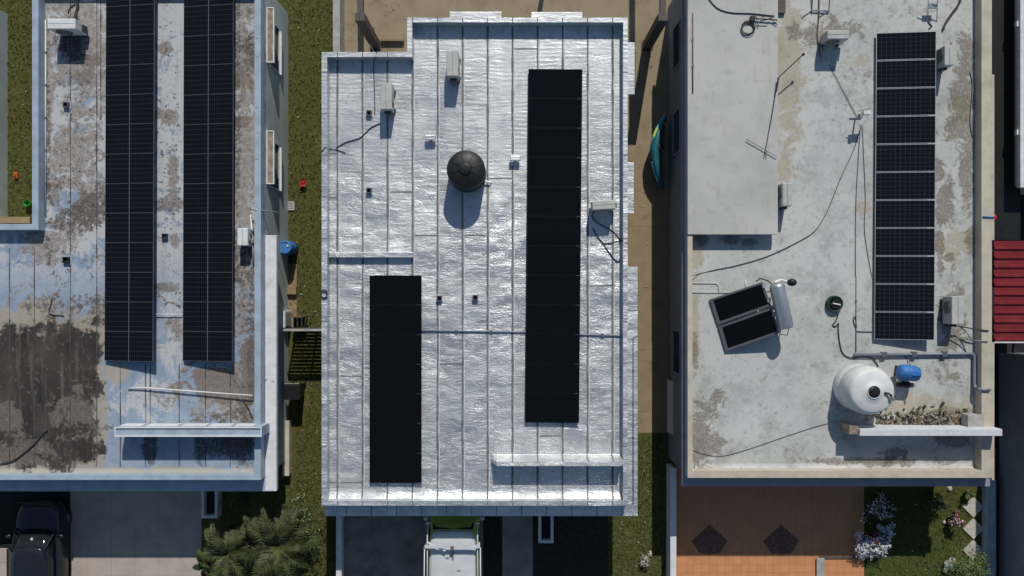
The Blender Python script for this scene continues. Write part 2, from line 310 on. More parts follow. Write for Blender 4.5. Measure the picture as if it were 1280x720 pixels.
# ------------------------------------------------------------------ mesh builder
class MB:
    def __init__(s): s.v = []; s.f = []; s.m = []; s.uv = {}
    def add(s, vs, fs, m=0):
        o = len(s.v); s.v += [tuple(q) for q in vs]
        for q in fs: s.f.append([o+i for i in q]); s.m.append(m)
        return s
    def box(s, x0, x1, y0, y1, z0, z1, m=0):
        if x0 > x1: x0, x1 = x1, x0
        if y0 > y1: y0, y1 = y1, y0
        return s.add([(x0, y0, z0), (x1, y0, z0), (x1, y1, z0), (x0, y1, z0), (x0, y0, z1), (x1, y0, z1), (x1, y1, z1), (x0, y1, z1)],
              [(3, 2, 1, 0), (4, 5, 6, 7), (0, 1, 5, 4), (1, 2, 6, 5), (2, 3, 7, 6), (3, 0, 4, 7)], m)
    def prism(s, poly, z0, z1, m=0):
        n = len(poly)
        if sum(poly[i][0]*poly[(i+1) % n][1]-poly[(i+1) % n][0]*poly[i][1] for i in range(n)) < 0: poly = poly[::-1]
        return s.add([(x, y, z0) for x, y in poly]+[(x, y, z1) for x, y in poly],
                     [tuple(range(n-1, -1, -1)), tuple(range(n, 2*n))]+[(i, (i+1) % n, n+(i+1) % n, n+i) for i in range(n)], m)
    def ring(s, outer, inner, z0, z1, m=0):
        n = len(outer)
        vs = [(x, y, z0) for x, y in outer]+[(x, y, z1) for x, y in outer]+[(x, y, z0) for x, y in inner]+[(x, y, z1) for x, y in inner]
        fs = []
        for i in range(n):
            j = (i+1) % n
            fs += [(i, j, n+j, n+i), (2*n+j, 2*n+i, 3*n+i, 3*n+j), (n+i, n+j, 3*n+j, 3*n+i), (j, i, 2*n+i, 2*n+j)]
        return s.add(vs, fs, m)
    def tube(s, pts, r, n=7, m=0, cap=True):
        pts = [Vector(p) for p in pts]; rs = r if isinstance(r, (list, tuple)) else [r]*len(pts)
        vs = []
        for i, p in enumerate(pts):
            d = (pts[min(i+1, len(pts)-1)]-pts[max(i-1, 0)])
            d = d.normalized() if d.length > 1e-9 else Vector((0, 0, 1))
            up = Vector((0, 0, 1)) if abs(d.z) < .95 else Vector((1, 0, 0))
            a = d.cross(up).normalized(); b = a.cross(d)
            for k in range(n):
                t = 2*math.pi*k/n; vs.append(p+(a*math.cos(t)+b*math.sin(t))*rs[i])
        fs = []
        for i in range(len(pts)-1):
            for k in range(n):
                fs.append((i*n+k, i*n+(k+1) % n, (i+1)*n+(k+1) % n, (i+1)*n+k))
        if cap: fs += [tuple(range(n-1, -1, -1)), tuple(range((len(pts)-1)*n, len(pts)*n))]
        return s.add(vs, fs, m)
    def lathe(s, prof, c=(0, 0, 0), n=28, m=0):
        vs = []; fs = []
        for r, z in prof:
            for k in range(n):
                t = 2*math.pi*k/n; vs.append((c[0]+r*math.cos(t), c[1]+r*math.sin(t), c[2]+z))
        for i in range(len(prof)-1):
            for k in range(n): fs.append((i*n+k, i*n+(k+1) % n, (i+1)*n+(k+1) % n, (i+1)*n+k))
        fs += [tuple(range(n-1, -1, -1)), tuple(range((len(prof)-1)*n, len(prof)*n))]
        return s.add(vs, fs, m)
    def loft(s, rings, m=0, cap=True):
        n = len(rings[0]); vs = [p for r in rings for p in r]; fs = []
        for i in range(len(rings)-1):
            for k in range(n): fs.append((i*n+k, i*n+(k+1) % n, (i+1)*n+(k+1) % n, (i+1)*n+k))
        if cap: fs += [tuple(range(n-1, -1, -1)), tuple(range((len(rings)-1)*n, len(rings)*n))]
        return s.add(vs, fs, m)
    def torus(s, c, R, r, n=24, k=6, m=0):
        pts = [(c[0]+R*math.cos(2*math.pi*i/n), c[1]+R*math.sin(2*math.pi*i/n), c[2]) for i in range(n+1)]
        return s.tube(pts, r, k, m, False)
    def build(s, name, mat, parent=None, smooth=False, bevel=0, local=False):
        off = Vector((0, 0, 0))
        if parent is not None and not local:
            q = parent
            while q is not None: off += Vector(q.location); q = q.parent
        me = bpy.data.meshes.new(name); bm = bmesh.new()
        bv = [bm.verts.new(Vector(p)-off) for p in s.v]
        for q, mi in zip(s.f, s.m):
            try: fc = bm.faces.new([bv[i] for i in q]); fc.material_index = mi; fc.smooth = smooth
            except ValueError: pass
        bmesh.ops.recalc_face_normals(bm, faces=bm.faces)
        if bevel:
            ed = [e for e in bm.edges if len(e.link_faces) == 2 and e.calc_face_angle(0) > .5]
            bmesh.ops.bevel(bm, geom=ed, offset=bevel, segments=2, affect='EDGES', profile=.5, clamp_overlap=True)
        bm.to_mesh(me); bm.free()
        for q in (mat if isinstance(mat, (list, tuple)) else [mat]): me.materials.append(M[q] if isinstance(q, str) else q)
        o = bpy.data.objects.new(name, me); COL.objects.link(o)
        if parent is not None: o.parent = parent
        return o
def tag(o, label, cat, group=None, kind=None):
    if label: o['label'] = label
    if cat: o['category'] = cat
    if group: o['group'] = group
    if kind: o['kind'] = kind
    return o
def thing(name, label, cat, loc=(0, 0, 0), rot=(0, 0, 0), group=None):
    o = bpy.data.objects.new(name, None); COL.objects.link(o); o.location = loc; o.rotation_euler = rot
    o.empty_display_size = .2
    return tag(o, label, cat, group)
def struct(name, mb, mat): return tag(mb.build(name, mat), None, None, kind='structure')
def copy_tree(o, parent=None):
    c = o.copy(); COL.objects.link(c)
    if parent is not None: c.parent = parent
    for ch in list(o.children): copy_tree(ch, c)
    return c
ORD = ['first', 'second', 'third', 'fourth', 'fifth', 'sixth', 'seventh', 'eighth', 'ninth', 'tenth', 'eleventh', 'twelfth', 'thirteenth', 'fourteenth']
def smooth_path(pts, sub=6):
    pts = [Vector(p) for p in pts]
    if len(pts) < 3: return pts
    out = []
    for i in range(len(pts)-1):
        p0 = pts[max(i-1, 0)]; p1 = pts[i]; p2 = pts[i+1]; p3 = pts[min(i+2, len(pts)-1)]
        for k in range(sub):
            t = k/sub
            out.append(.5*((2*p1)+(p2-p0)*t+(2*p0-5*p1+4*p2-p3)*t*t+(3*p1-p0-3*p2+p3)*t**3))
    return out+[pts[-1]]
def cable(label, pp, r=.014, z=2.93, mat='cable', cat='cable', name='cable', group=None, sub=6):
    pts = [W3(p[0], p[1], p[2] if len(p) > 2 else z) for p in pp]
    t = MB().tube(smooth_path(pts, sub), r, 6)
    o = t.build(name, mat, smooth=True); return tag(o, label, cat, group)
def rect(px0, py0, px1, py1, z):
    a = W(px0, py0, z); b = W(px1, py1, z); return a[0], b[0], b[1], a[1]     # x0,x1,y0,y1
def inset(poly, d):
    n = len(poly); A = sum(poly[i][0]*poly[(i+1) % n][1]-poly[(i+1) % n][0]*poly[i][1] for i in range(n))
    sg = 1 if A > 0 else -1; out = []
    D = d if isinstance(d, (list, tuple)) else [d]*n
    for i in range(n):
        p0 = Vector(poly[i-1]); p1 = Vector(poly[i]); p2 = Vector(poly[(i+1) % n])
        e1 = (p1-p0).normalized(); e2 = (p2-p1).normalized()
        n1 = Vector((-e1.y, e1.x))*sg; n2 = Vector((-e2.y, e2.x))*sg
        a = p1+n1*D[i-1]; b = p1+n2*D[i]
        den = e1.x*e2.y-e1.y*e2.x
        t = ((b-a).x*e2.y-(b-a).y*e2.x)/den
        q = a+e1*t; out.append((q.x, q.y))
    return out
ZR, ZT = 2.9, 3.3

# ------------------------------------------------------------------ SETTING: ground
def sheet(name, mat, px0, py0, px1, py1, z):
    a = W(px0, py0); b = W(px1, py1)
    return struct(name, MB().add([(a[0], b[1], z), (b[0], b[1], z), (b[0], a[1], z), (a[0], a[1], z)], [(0, 1, 2, 3)]), mat)
g = MB().add([(-400, -400, 0), (400, -400, 0), (400, 400, 0), (-400, 400, 0)], [(0, 1, 2, 3)])
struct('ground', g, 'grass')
sheet('patio', 'patio', 428, -120, 845, 110, .004)
sheet('side_path', 'patio', 770, 110, 845, 541, .004)
sheet('driveway', 'drive_pale', 88, 560, 252, 860, .004)
sheet('driveway', 'asphalt', -40, 560, 88, 860, .004)
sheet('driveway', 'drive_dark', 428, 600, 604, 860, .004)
sheet('walkway', 'walk_grey', 628, 600, 666, 860, .004)
sheet('soil_strip', 'soil', 604, 600, 628, 860, .004)
sheet('dark_shade_sheet', 'soil', 666, 600, 760, 730, .004)  # dark sheet laid where the grass is only in the house's shadow
sheet('tile_driveway', 'orange', 845, 560, 1080, 860, .004)
sheet('alley', 'asphalt', 1185, -120, 1420, 560, .004)
sheet('alley', 'asphalt', 1246, 560, 1420, 860, .004)
sheet('path', 'patio', 347, 330, 371, 412, .004)
# grass blades as ground cover near the camera
mb = MB()
zones = [(345, -40, 428, 400, 3200), (371, 400, 428, 760, 3200), (760, 545, 838, 760, 3000), (1082, 612, 1240, 760, 2600), (-10, -20, 60, 300, 2200), (330, 600, 428, 740, 1400)]
for x0, y0, x1, y1, n in zones:
    for i in range(n):
        x, y = W(random.uniform(x0, x1), random.uniform(y0, y1)); a = random.uniform(0, 6.28); h = random.uniform(.03, .10); wd = random.uniform(.012, .03)
        dx, dy = math.cos(a)*wd, math.sin(a)*wd; lx, ly = random.uniform(-.06, .06), random.uniform(-.06, .06)
        mb.add([(x-dx, y-dy, 0), (x+dx, y+dy, 0), (x+lx, y+ly, h)], [(0, 1, 2)])
tag(mb.build('grass', 'blade'), 'short olive green grass growing between the houses', 'grass', kind='stuff')

# ------------------------------------------------------------------ HOUSES
def windowpart(root, axis, c, half, z0, z1, out, mat='glass', fm='white'):
    """axis 'x': wall normal along +-x at x=c[0]; window centred at c[1] along the wall"""
    f = MB(); p = MB(); t = .05
    if axis == 'x':
        x, yc = c
        for a, b, zz0, zz1 in ((-half, half, z0, z0+t), (-half, half, z1-t, z1), (-half, -half+t, z0+t, z1-t), (half-t, half, z0+t, z1-t)):
            f.box(x, x+out*.04, yc+a, yc+b, zz0, zz1)
        nsl = int((z1-z0-2*t)/.1)
        for k in range(nsl):
            zz = z0+t+k*.1; p.add([(x+out*.006, yc-half+t, zz), (x+out*.006, yc+half-t, zz), (x+out*.028, yc+half-t, zz+.085), (x+out*.028, yc-half+t, zz+.085)], [(0, 1, 2, 3)])
    else:
        xc, y = c
        for a, b, zz0, zz1 in ((-half, half, z0, z0+t), (-half, half, z1-t, z1), (-half, -half+t, z0+t, z1-t), (half-t, half, z0+t, z1-t)):
            f.box(xc+a, xc+b, y, y+out*.04, zz0, zz1)
        nsl = int((z1-z0-2*t)/.1)
        for k in range(nsl):
            zz = z0+t+k*.1; p.add([(xc-half+t, y+out*.006, zz), (xc+half-t, y+out*.006, zz), (xc+half-t, y+out*.028, zz+.085), (xc-half+t, y+out*.028, zz+.085)], [(0, 1, 2, 3)])
    wo = f.build('window', fm, root); p.build('louvres', mat, wo)
    return wo

# ---- centre house -------------------------------------------------
ch = thing('house', 'flat roofed house covered in crinkled silver membrane with black tank and two black solar arrays', 'house', (0, 0, 0))
cpx = [(402, 65), (509, 65), (509, 22), (784.5, 22), (784.5, 632), (402, 632)]
cp = [W(a, b, ZT) for a, b in cpx]
MB().prism(inset(cp, .004), 0, 2.74).build('wall', 'greywall', ch)
d = MB().prism(inset(cp, .002), 2.742, ZR, 0)
seamx = [422+31.25*k for k in range(12)]
y_top = W(0, 27, ZR)[1]; y_bot = W(0, 622, ZR)[1]
for sx in seamx:
    x = W(sx, 0, ZR)[0]; yt = W(0, 32 if sx > 512 else 73, ZR)[1]
    pts = []
    yy = yt
    while yy > y_bot: pts.append(yy); yy -= .55
    pts.append(y_bot)
    off = [random.uniform(-.008, .008) for _ in pts]
    for i in range(len(pts)-1):
        wd = random.uniform(.026, .042)
        d.add([(x-wd+off[i], pts[i], ZR+.009), (x+wd+off[i], pts[i], ZR+.009), (x+wd+off[i+1], pts[i+1], ZR+.009), (x-wd+off[i+1], pts[i+1], ZR+.009)], [(3, 2, 1, 0)], 1)
        d.add([(x+.042+off[i], pts[i], ZR+.007), (x+.072+off[i], pts[i], ZR+.013), (x+.072+off[i+1], pts[i+1], ZR+.013), (x+.042+off[i+1], pts[i+1], ZR+.007)], [(3, 2, 1, 0)], 2)
for a, b, y in ((486, 516, 240), (517, 547, 294), (579, 609, 294), (609, 640, 223), (640, 671, 61), (411, 422, 247), (411, 422, 192), (454, 486, 460), (735, 766, 357), (672, 703, 545), (411, 454, 603), (422, 454, 470), (548, 579, 455)):
    x0, x1, y0, y1 = rect(a, y-.7, b, y+.7, ZR); d.add([(x0, y0, ZR+.006), (x1, y0, ZR+.006), (x1, y1, ZR+.006), (x0, y1, ZR+.006)], [(0, 1, 2, 3)], 1)
# cant strip towards the front parapet, concave
def cant(mb, x0, x1, yn, ys, h, m=0, n=8, base=ZR):
    rows = []
    for i in range(n+1):
        t = i/n; y = yn+(ys-yn)*t; z = base+.011+h*(t**2.2); rows.append((y, z))
    vs = []; fs = []
    for y, z in rows: vs += [(x0, y, z), (x1, y, z)]
    for i in range(n): fs.append((2*i, 2*i+1, 2*i+3, 2*i+2))
    mb.add(vs, fs, m)
for sx in seamx:
    xx = W(sx, 0, ZR)[0]; yn_, ys_ = W(0, 610, ZR)[1], W(0, 626.5, ZT)[1]
    for i in range(8):
        a_, b_ = i/8, (i+1)/8; za, zb = ZR+.017+.15*a_**2.2, ZR+.017+.15*b_**2.2; d.add([(xx-.026, yn_+(ys_-yn_)*a_, za), (xx+.026, yn_+(ys_-yn_)*a_, za), (xx+.026, yn_+(ys_-yn_)*b_, zb), (xx-.026, yn_+(ys_-yn_)*b_, zb)], [(0, 1, 2, 3)], 1)
ixl = cp[0][0]+.19; ixr = cp[3][0]-.16
cant(d, ixl, ixr, W(0, 610, ZR)[1], W(0, 626.5, ZT)[1], .15)
d.build('roof', ['silver', 'seam', 'lap'], ch)
pw = MB().ring(cp, inset(cp, [.17, .17, .16, .15, .16, .19]), ZR+.001, ZT)
for sx in seamx:      # membrane overlaps folded over the parapet tops
    for yy, ok in ((W(0, 22, ZT)[1], sx > 512), (W(0, 65, ZT)[1], sx < 505), (W(0, 632, ZT)[1]+.16, True)):
        if ok: pw.box(W(sx, 0, ZT)[0]-.018, W(sx, 0, ZT)[0]+.018, yy-.165, yy-.002, ZT-.01, ZT+.006, 1)
for k in range(11):
    yy = W(0, 90+k*52, ZT)[1]
    pw.box(cp[0][0]+.004, cp[0][0]+.186, yy-.016, yy+.016, ZT-.01, ZT+.006, 1); pw.box(cp[3][0]-.145, cp[3][0]-.004, yy-.016, yy+.016, ZT-.01, ZT+.006, 1)
pw.build('parapet', ['silver', 'seam'], ch)
# low upstand south of the rear-left block
x0, x1, y0, y1 = rect(411, 315, 516, 322, ZR+.22)
MB().box(x0, x1, y0, y1, ZR+.001, ZR+.22).build('upstand', 'silver', ch, bevel=.02)
# raised facade wedge near the front
x0 = W(621, 0, 3.62)[0]; x1 = W(784.5, 0, ZT)[0]-.165
yn = W(0, 567, ZR)[1]; ys = W(0, 578, 3.65)[1]
prof = [(yn+(ys-yn)*i/9, ZR+.012+.70*((i/9)**2.6)) for i in range(10)]
prof += [(W(0, 582.5, 3.62)[1], 3.62), (W(0, 582.5, 3.62)[1], ZR+.012)]
mb = MB(); n = len(prof)
mb.add([(x0, y, z) for y, z in prof]+[(x1, y, z) for y, z in prof], [tuple(range(n)), tuple(range(2*n-1, n-1, -1))]+[(i, (i+1) % n, n+(i+1) % n, n+i) for i in range(n)])
mb.add([(x0, y, z) for y, z in prof]+[(x0-.22, y, ZR+.012) for y, z in prof], [(i, i+1, n+i+1, n+i) for i in range(n-1)])
for sx in seamx:
    xx = W(sx, 0, 3.2)[0]
    if x0 < xx < x1-.1:
        for i in range(9): mb.add([(xx-.02, prof[i][0], prof[i][1]+.006), (xx+.02, prof[i][0], prof[i][1]+.006), (xx+.02, prof[i+1][0], prof[i+1][1]+.006), (xx-.02, prof[i+1][0], prof[i+1][1]+.006)], [(0, 1, 2, 3)], 1)
mb.build('facade_upstand', ['silver', 'seam'], ch)
# eave ledges (front and right)
zl = ZR-.05
xa, ya = W(402, 645, zl); xb, _ = W(797, 0, zl); _, yc = W(0, 333, zl)
mb = MB().box(cp[0][0], xb, ya, cp[4][1]-.003, zl-.2, zl)
mb.box(cp[4][0]+.003, xb, cp[4][1]-.003, yc, zl-.2, zl)
for sx in [433+31.3*k for k in range(12)]:
    x = W(sx, 0, zl)[0]; mb.box(x-.012, x+.012, ya+.01, cp[4][1]-.01, zl-.01, zl+.005, 1)
for py in (350, 388, 470, 502, 548, 610):
    y = W(0, py, zl)[1]; mb.box(cp[4][0]+.01, xb-.01, y-.01, y+.01, zl-.01, zl+.005, 1)
mb.build('eave', ['silver', 'seam'], ch)
for a, b, c_, d_ in ((562, 14.5, 627, 24), (664, 15, 728, 24)):
    x0, x1, y0, y1 = rect(a, b, c_, d_, 2.5); MB().box(x0, x1, cp[2][1]+.003, y1, 2.4, 2.5).build('window_hood', 'silver', ch, bevel=.01)
    windowpart(ch, 'y', ((x0+x1)/2, cp[2][1]), (x1-x0)/2-.1, 1.0, 2.3, 1)
for a, b, c_, d_ in ((784, 53, 793.5, 118), (784, 203, 792.5, 267)):
    x0, x1, y0, y1 = rect(a, b, c_, d_, 2.5); MB().box(cp[3][0]+.003, x1, y0, y1, 2.4, 2.5).build('window_hood', 'silver', ch, bevel=.01)
    windowpart(ch, 'x', (cp[3][0], (y0+y1)/2), (y1-y0)/2-.1, 1.0, 2.3, 1)
for px in (470, 590): windowpart(ch, 'y', (W(px, 0, 2)[0], cp[4][1]), 1.0, .9, 2.2, -1)
xx = W(655, 0, 1)[0]; dr = MB().box(xx-.5, xx+.5, cp[4][1]-.05, cp[4][1]-.002, .02, 2.1).build('door', 'white', ch); MB().box(xx+.36, xx+.40, cp[4][1]-.1, cp[4][1]-.052, 1.0, 1.12).build('handle', 'alu', dr)

# ---- left house ---------------------------------------------------
lh = thing('house', 'flat roofed house with peeling blue grey paint, a dark stain and two long solar rows', 'house', (0, 0, 0))
lpx = [(40, -25), (326, -25), (326, 600), (-170, 600), (-170, -25), (-68, -25), (-68, 280), (40, 280)]
lp = [W(a, b, ZT) for a, b in lpx]
MB().prism(inset(lp, .004), 0, 2.74).build('wall', 'mint', lh)
d = MB().prism(inset(lp, .002), 2.742, ZR, 0)
for sx, y0, y1 in ((12, 310, 593), (43, 310, 593), (57, 430, 593), (88, 0, 593), (121, 0, 593), (150.5, 455, 593), (182, 455, 593), (188, 455, 530), (224, 455, 593), (257, 455, 593), (288, 465, 593), (126, 0, 150)):
    x = W(sx, 0, ZR)[0]; a = W(0, y0, ZR)[1]; b = W(0, y1, ZR)[1]
    yy = a; px_ = 0
    while yy > b:
        ny = max(b, yy-.5); q = random.uniform(-.006, .006); wd = random.uniform(.007, .022)
        d.add([(x-wd+px_, yy, ZR+.004), (x+wd+px_, yy, ZR+.004), (x+wd+q, ny, ZR+.004), (x-wd+q, ny, ZR+.004)], [(3, 2, 1, 0)], 1); px_ = q; yy = ny
cant(d, W(0, 0, ZR)[0]-3, W(318, 0, ZR)[0], W(0, 584, ZR)[1], W(0, 594, ZT)[1], .1)
d.build('roof', ['stained', 'joint'], lh)
mb = MB().ring(lp, inset(lp, [.2, .22, .18, .2, .2, .2, .2, .22]), ZR+.001, ZT)
for py in (48, 71, 134, 166, 199, 262): y = W(0, py, ZT)[1]; x = W(319, 0, ZT)[0]; mb.box(x, x+.12, y-.012, y+.012, ZT-.01, ZT+.004, 1)
mb.build('parapet', ['lblue', 'joint'], lh, bevel=.012)
# facade upstand at the front
zt = ZR+.85
x0, x1, y0, y1 = rect(143, 534, 327, 546, zt)
mb = MB().box(x0, x1, y0, y1, ZR+.012, zt-.05)
mb.ring([(x0, y0), (x1, y0), (x1, y1), (x0, y1)], inset([(x0, y0), (x1, y0), (x1, y1), (x0, y1)], .035), zt-.049, zt, 1)
k = 0
for a, b in ((152, 178), (184, 223), (228, 258), (262, 290), (294, 318)):
    xa, xb = W(a, 0, ZR+.6)[0], W(b, 0, ZR+.6)[0]; mb.box(xa, xb, y1+.001, y1+.03, ZR+.3, ZR+.66, 1)
mb.build('facade_upstand', ['lblue', 'white'], lh)
# eave along the front and the wide white eave on the right side
xa, ya = W(-170, 614, zl); xb = W(345.5, 0, zl)[0]; yc = W(0, 294, zl)[1]
MB().box(xa, lp[2][0], ya, lp[2][1]-.003, zl-.2, zl).build('eave', 'lblue', lh)
MB().box(lp[2][0]+.003, xb, ya, yc, zl-.2, zl).build('eave', 'white', lh, bevel=.015)
for i, (b, d_) in enumerate(((9, 78), (163, 230))):
    x0, x1, y0, y1 = rect(328, b, 342.5, d_, 2.7)
    hd = MB().box(lp[2][0]+.003, x1, y0, y1, 2.58, 2.66).build('window_hood', 'white', lh)
    a = [(lp[2][0]+.003, y0), (x1, y0), (x1, y1), (lp[2][0]+.003, y1)]
    MB().ring(a, inset(a, .035), 2.661, 2.70).build('rim', 'white', hd)
    q = inset(a, .036); MB().prism(q, 2.661, 2.672).build('dirt_layer', 'hoodtop', hd)
    yc_ = (y0+y1)/2-.15
    windowpart(lh, 'x', (lp[2][0], yc_), .85, 1.25, 2.3, 1, 'glass', 'white')
    MB().box(lp[2][0]+.003, lp[2][0]+.10, yc_-.85, yc_+.75, 1.16, 1.24).build('window_sill', 'white', lh)
# ---- right house --------------------------------------------------
rh = thing('house', 'flat roofed house with weathered grey coating, beige parapet and white water tank', 'house', (0, 0, 0))
rpx = [(859.5, -35), (1240, -35), (1240, 597.5), (859.5, 597.5)]
rp = [W(a, b, ZT) for a, b in rpx]
MB().prism(inset(rp, .004), 0, 2.74).build('wall', 'greywall', rh)
d = MB().prism(inset(rp, .002), 2.742, ZR, 0)
cant(d, W(868, 0, ZR)[0], W(1215, 0, ZR)[0], W(0, 578, ZR)[1], W(0, 588, ZT)[1], .1)
d.build('roof', 'coat', rh)
mb = MB().ring(rp, inset(rp, [.2, .36, .26, .17]), ZR+.001, ZT)
mb.build('parapet', 'beige', rh, bevel=.01)
# right parapet step with small notch blocks
for a, b, c_ in ((1236, 93, 300), (1236, 428, 600)):
    x0, x1, y0, y1 = rect(1240, b, 1243, c_, ZT); MB().box(rp[1][0]+.002, x1, y0, y1, 2.5, ZT-.004).build('cornice', 'beige', rh)
# raised slab over the rear-left rooms
x0, x1, y0, y1 = rect(861, -32, 972.5, 293, ZR+.46)
MB().box(rp[0][0]-.01, x1, y0, rp[0][1]+.01, ZR+.28, ZR+.46).build('raised_slab', 'slabtop', rh, bevel=.012)
MB().box(rp[0][0]+.2, x1-.12, y0+.12, rp[0][1]-.2, ZR+.002, ZR+.278).build('slab_wall', 'concrete', rh)
# facade upstand crossing the front, projecting past the right parapet
zt = ZR+.9
x0, x1, y0, y1 = rect(1075, 536.5, 1253, 545, zt)
mb = MB().box(x0, x1, y0, y1, ZT+.005, zt); xm = rp[1][0]-.37; mb.box(x0, xm, y0, y1, ZR+.012, ZT+.004)
mb.build('facade_upstand', 'aggr', rh, bevel=.012)
xe, _ = W(1066, 0, zt)
MB().box(x0-.30, x0-.002, y0+.04, y1+.10, ZR+.012, zt-.12).build('facade_pier', 'hoodtop', rh)
px0, px1, py0, py1 = rect(1210, 519, 1230, 534, ZR+.5); MB().box(px0, px1, y1+.002, py1, ZR+.012, ZR+.5).build('block_pier', 'concrete', rh)
# eaves
xa, ya = W(852.5, 608, zl); xb = W(1237.5, 0, zl)[0]; yc = W(0, 296, zl)[1]
MB().box(xa, xb, ya, rp[2][1]-.003, zl-.2, zl).build('eave', 'slate', rh)
MB().box(xa, rp[3][0]-.003, rp[2][1]-.002, W(0, -30, zl)[1], zl-.2, zl-.001).build('eave', 'slate', rh)
for a, b in ((30, 85), (135, 195), (410, 470)):
    yc_ = (W(0, a, 1.6)[1]+W(0, b, 1.6)[1])/2
    windowpart(rh, 'x', (rp[0][0], yc_), .8, 1.0, 2.2, -1, 'glass', 'slate')
yy = rp[2][1]
for px in (900, 1010): windowpart(rh, 'y', (W(px, 0, 2)[0], yy), .9, .9, 2.2, -1)
dr = MB().box(W(1100, 0, 1)[0], W(1130, 0, 1)[0], yy-.05, yy-.002, .02, 2.1).build('door', 'white', rh); MB().box(W(1126, 0, 1)[0], W(1127.5, 0, 1)[0], yy-.1, yy-.052, 1, 1.12).build('handle', 'alu', dr)

# ---- neighbour at the right edge ----------------------------------
nh = thing('house', 'neighbouring house at the right edge showing only a pale wall edge', 'house', (0, 0, 0))
xw = W(1275.5, 0, 3.0)[0]
MB().box(xw+.25, xw+9, W(0, 232, 2.6)[1], W(0, -120, 2.6)[1], 0, 2.8).build('wall', 'beige', nh)
MB().box(xw, xw+9, W(0, 236, 2.6)[1], W(0, -125, 2.6)[1], 2.801, 3.0).build('roof', 'white', nh)
mb = MB()
xn = W(1249, 0, 0)[0]; MB().box(xn, xn+9, W(0, 900, 0)[1], W(0, 441, 0)[1], 0, 5.0).build('shade_block', 'greywall', nh)  # tall block added mostly out of view to shade the alley and stepping stones
for py in (31, 166):
    x, y = W(1276, py, 2.8); MB().box(xw-.07, xw-.002, y-.09, y+.09, 2.78, 2.92).build('bracket', 'white', nh)
# black flat canopy in the alley and the red ribbed canopy
c = thing('canopy', 'flat black membrane canopy covering the alley beside the beige parapet', 'canopy', W3(1255, 150, 0))
x0, x1, y0, y1 = rect(1237, -60, 1275.5, 300, 2.3)
MB().box(x0, x1, y0, y1, 2.22, 2.3).build('roof_sheet', 'black', c)
for py in (-40, 130, 290):
    for px in (1242, 1271): a = W(px, py, 2.25); MB().box(a[0]-.03, a[0]+.03, a[1]-.03, a[1]+.03, 0, 2.219).build('post', 'darkpost', c)
c = thing('canopy', 'red ribbed metal canopy roof at the right edge beside the beige parapet', 'canopy', W3(1262, 365, 0))
x0, x1, y0, y1 = rect(1243, 301, 1330, 427, 2.45)
mb = MB(); nr = 11; rows = []
for i in range(nr):
    ya = y1+(y0-y1)*i/nr; yb = y1+(y0-y1)*(i+1)/nr; q = (yb-ya)
    rows += [(ya, 2.42), (ya+q*.62, 2.42), (ya+q*.70, 2.475), (ya+q*.92, 2.475)]
rows.append((y0, 2.42))
vs = []; fs = []
for y, z in rows: vs += [(x0, y, z), (x1, y, z-.0)]
m_ = len(rows)
for y, z in rows: vs += [(x0, y, z-.015), (x1, y, z-.015)]
for i in range(m_-1): fs += [(2*i, 2*i+1, 2*i+3, 2*i+2), (2*m_+2*i+2, 2*m_+2*i+3, 2*m_+2*i+1, 2*m_+2*i), (2*i, 2*i+2, 2*m_+2*i+2, 2*m_+2*i), (2*i+1, 2*m_+2*i+1, 2*m_+2*i+3, 2*i+3)]
fs += [(0, 2*m_, 2*m_+1, 1), (2*m_-2, 2*m_-1, 4*m_-1, 4*m_-2)]
MB().add(vs, fs).build('roof_sheet', 'red', c)
MB().box(x0, x1, y0-.05, y0-.002, 2.3, 2.45).build('edge_trim', 'white', c)
for py in (312, 418):
    for px in (1250, 1322): a = W(px, py, 2.3); MB().box(a[0]-.04, a[0]+.04, a[1]-.04, a[1]+.04, 0, 2.3).build('post', 'white', c)

# ---- boundary walls -------------------------------------------------
def lowwall(label, px0, py0, px1, py1, h, mat):
    x0, x1, y0, y1 = rect(px0, py0, px1, py1, h)
    o = thing('wall', label, 'wall', ((x0+x1)/2, (y0+y1)/2, 0))
    MB().box(x0+.02, x1-.02, y0+.02, y1-.02, 0, h-.06).build('wall_body', mat, o); MB().box(x0, x1, y0, y1, h-.058, h).build('coping', mat, o, bevel=.01)
lowwall('grey concrete boundary wall between the grass strip and the tan rear patio', 416, -140, 425, 66, .9, 'concrete')
lowwall('pale kerb wall along the left side of the dark driveway under the silver roof', 420, 600, 427, 860, .5, 'white')
lowwall('long pale low wall dividing the grass from the orange tile driveway', 838, 585, 845.5, 860, .9, 'white')
lowwall('pale blue garden wall beside the square stepping stones', 1234, 600, 1245, 860, .4, 'lblue')
lowwall('tan low wall end beside the black car', -10, 686, 8, 860, .6, 'drive_pale')
lowwall('narrow beige bench wall beside the black bin', 353, 526, 361.5, 595, .4, 'beige')
lowwall('low grey kerb dividing the orange tiles', 1021, 698, 1031, 860, .12, 'concrete')

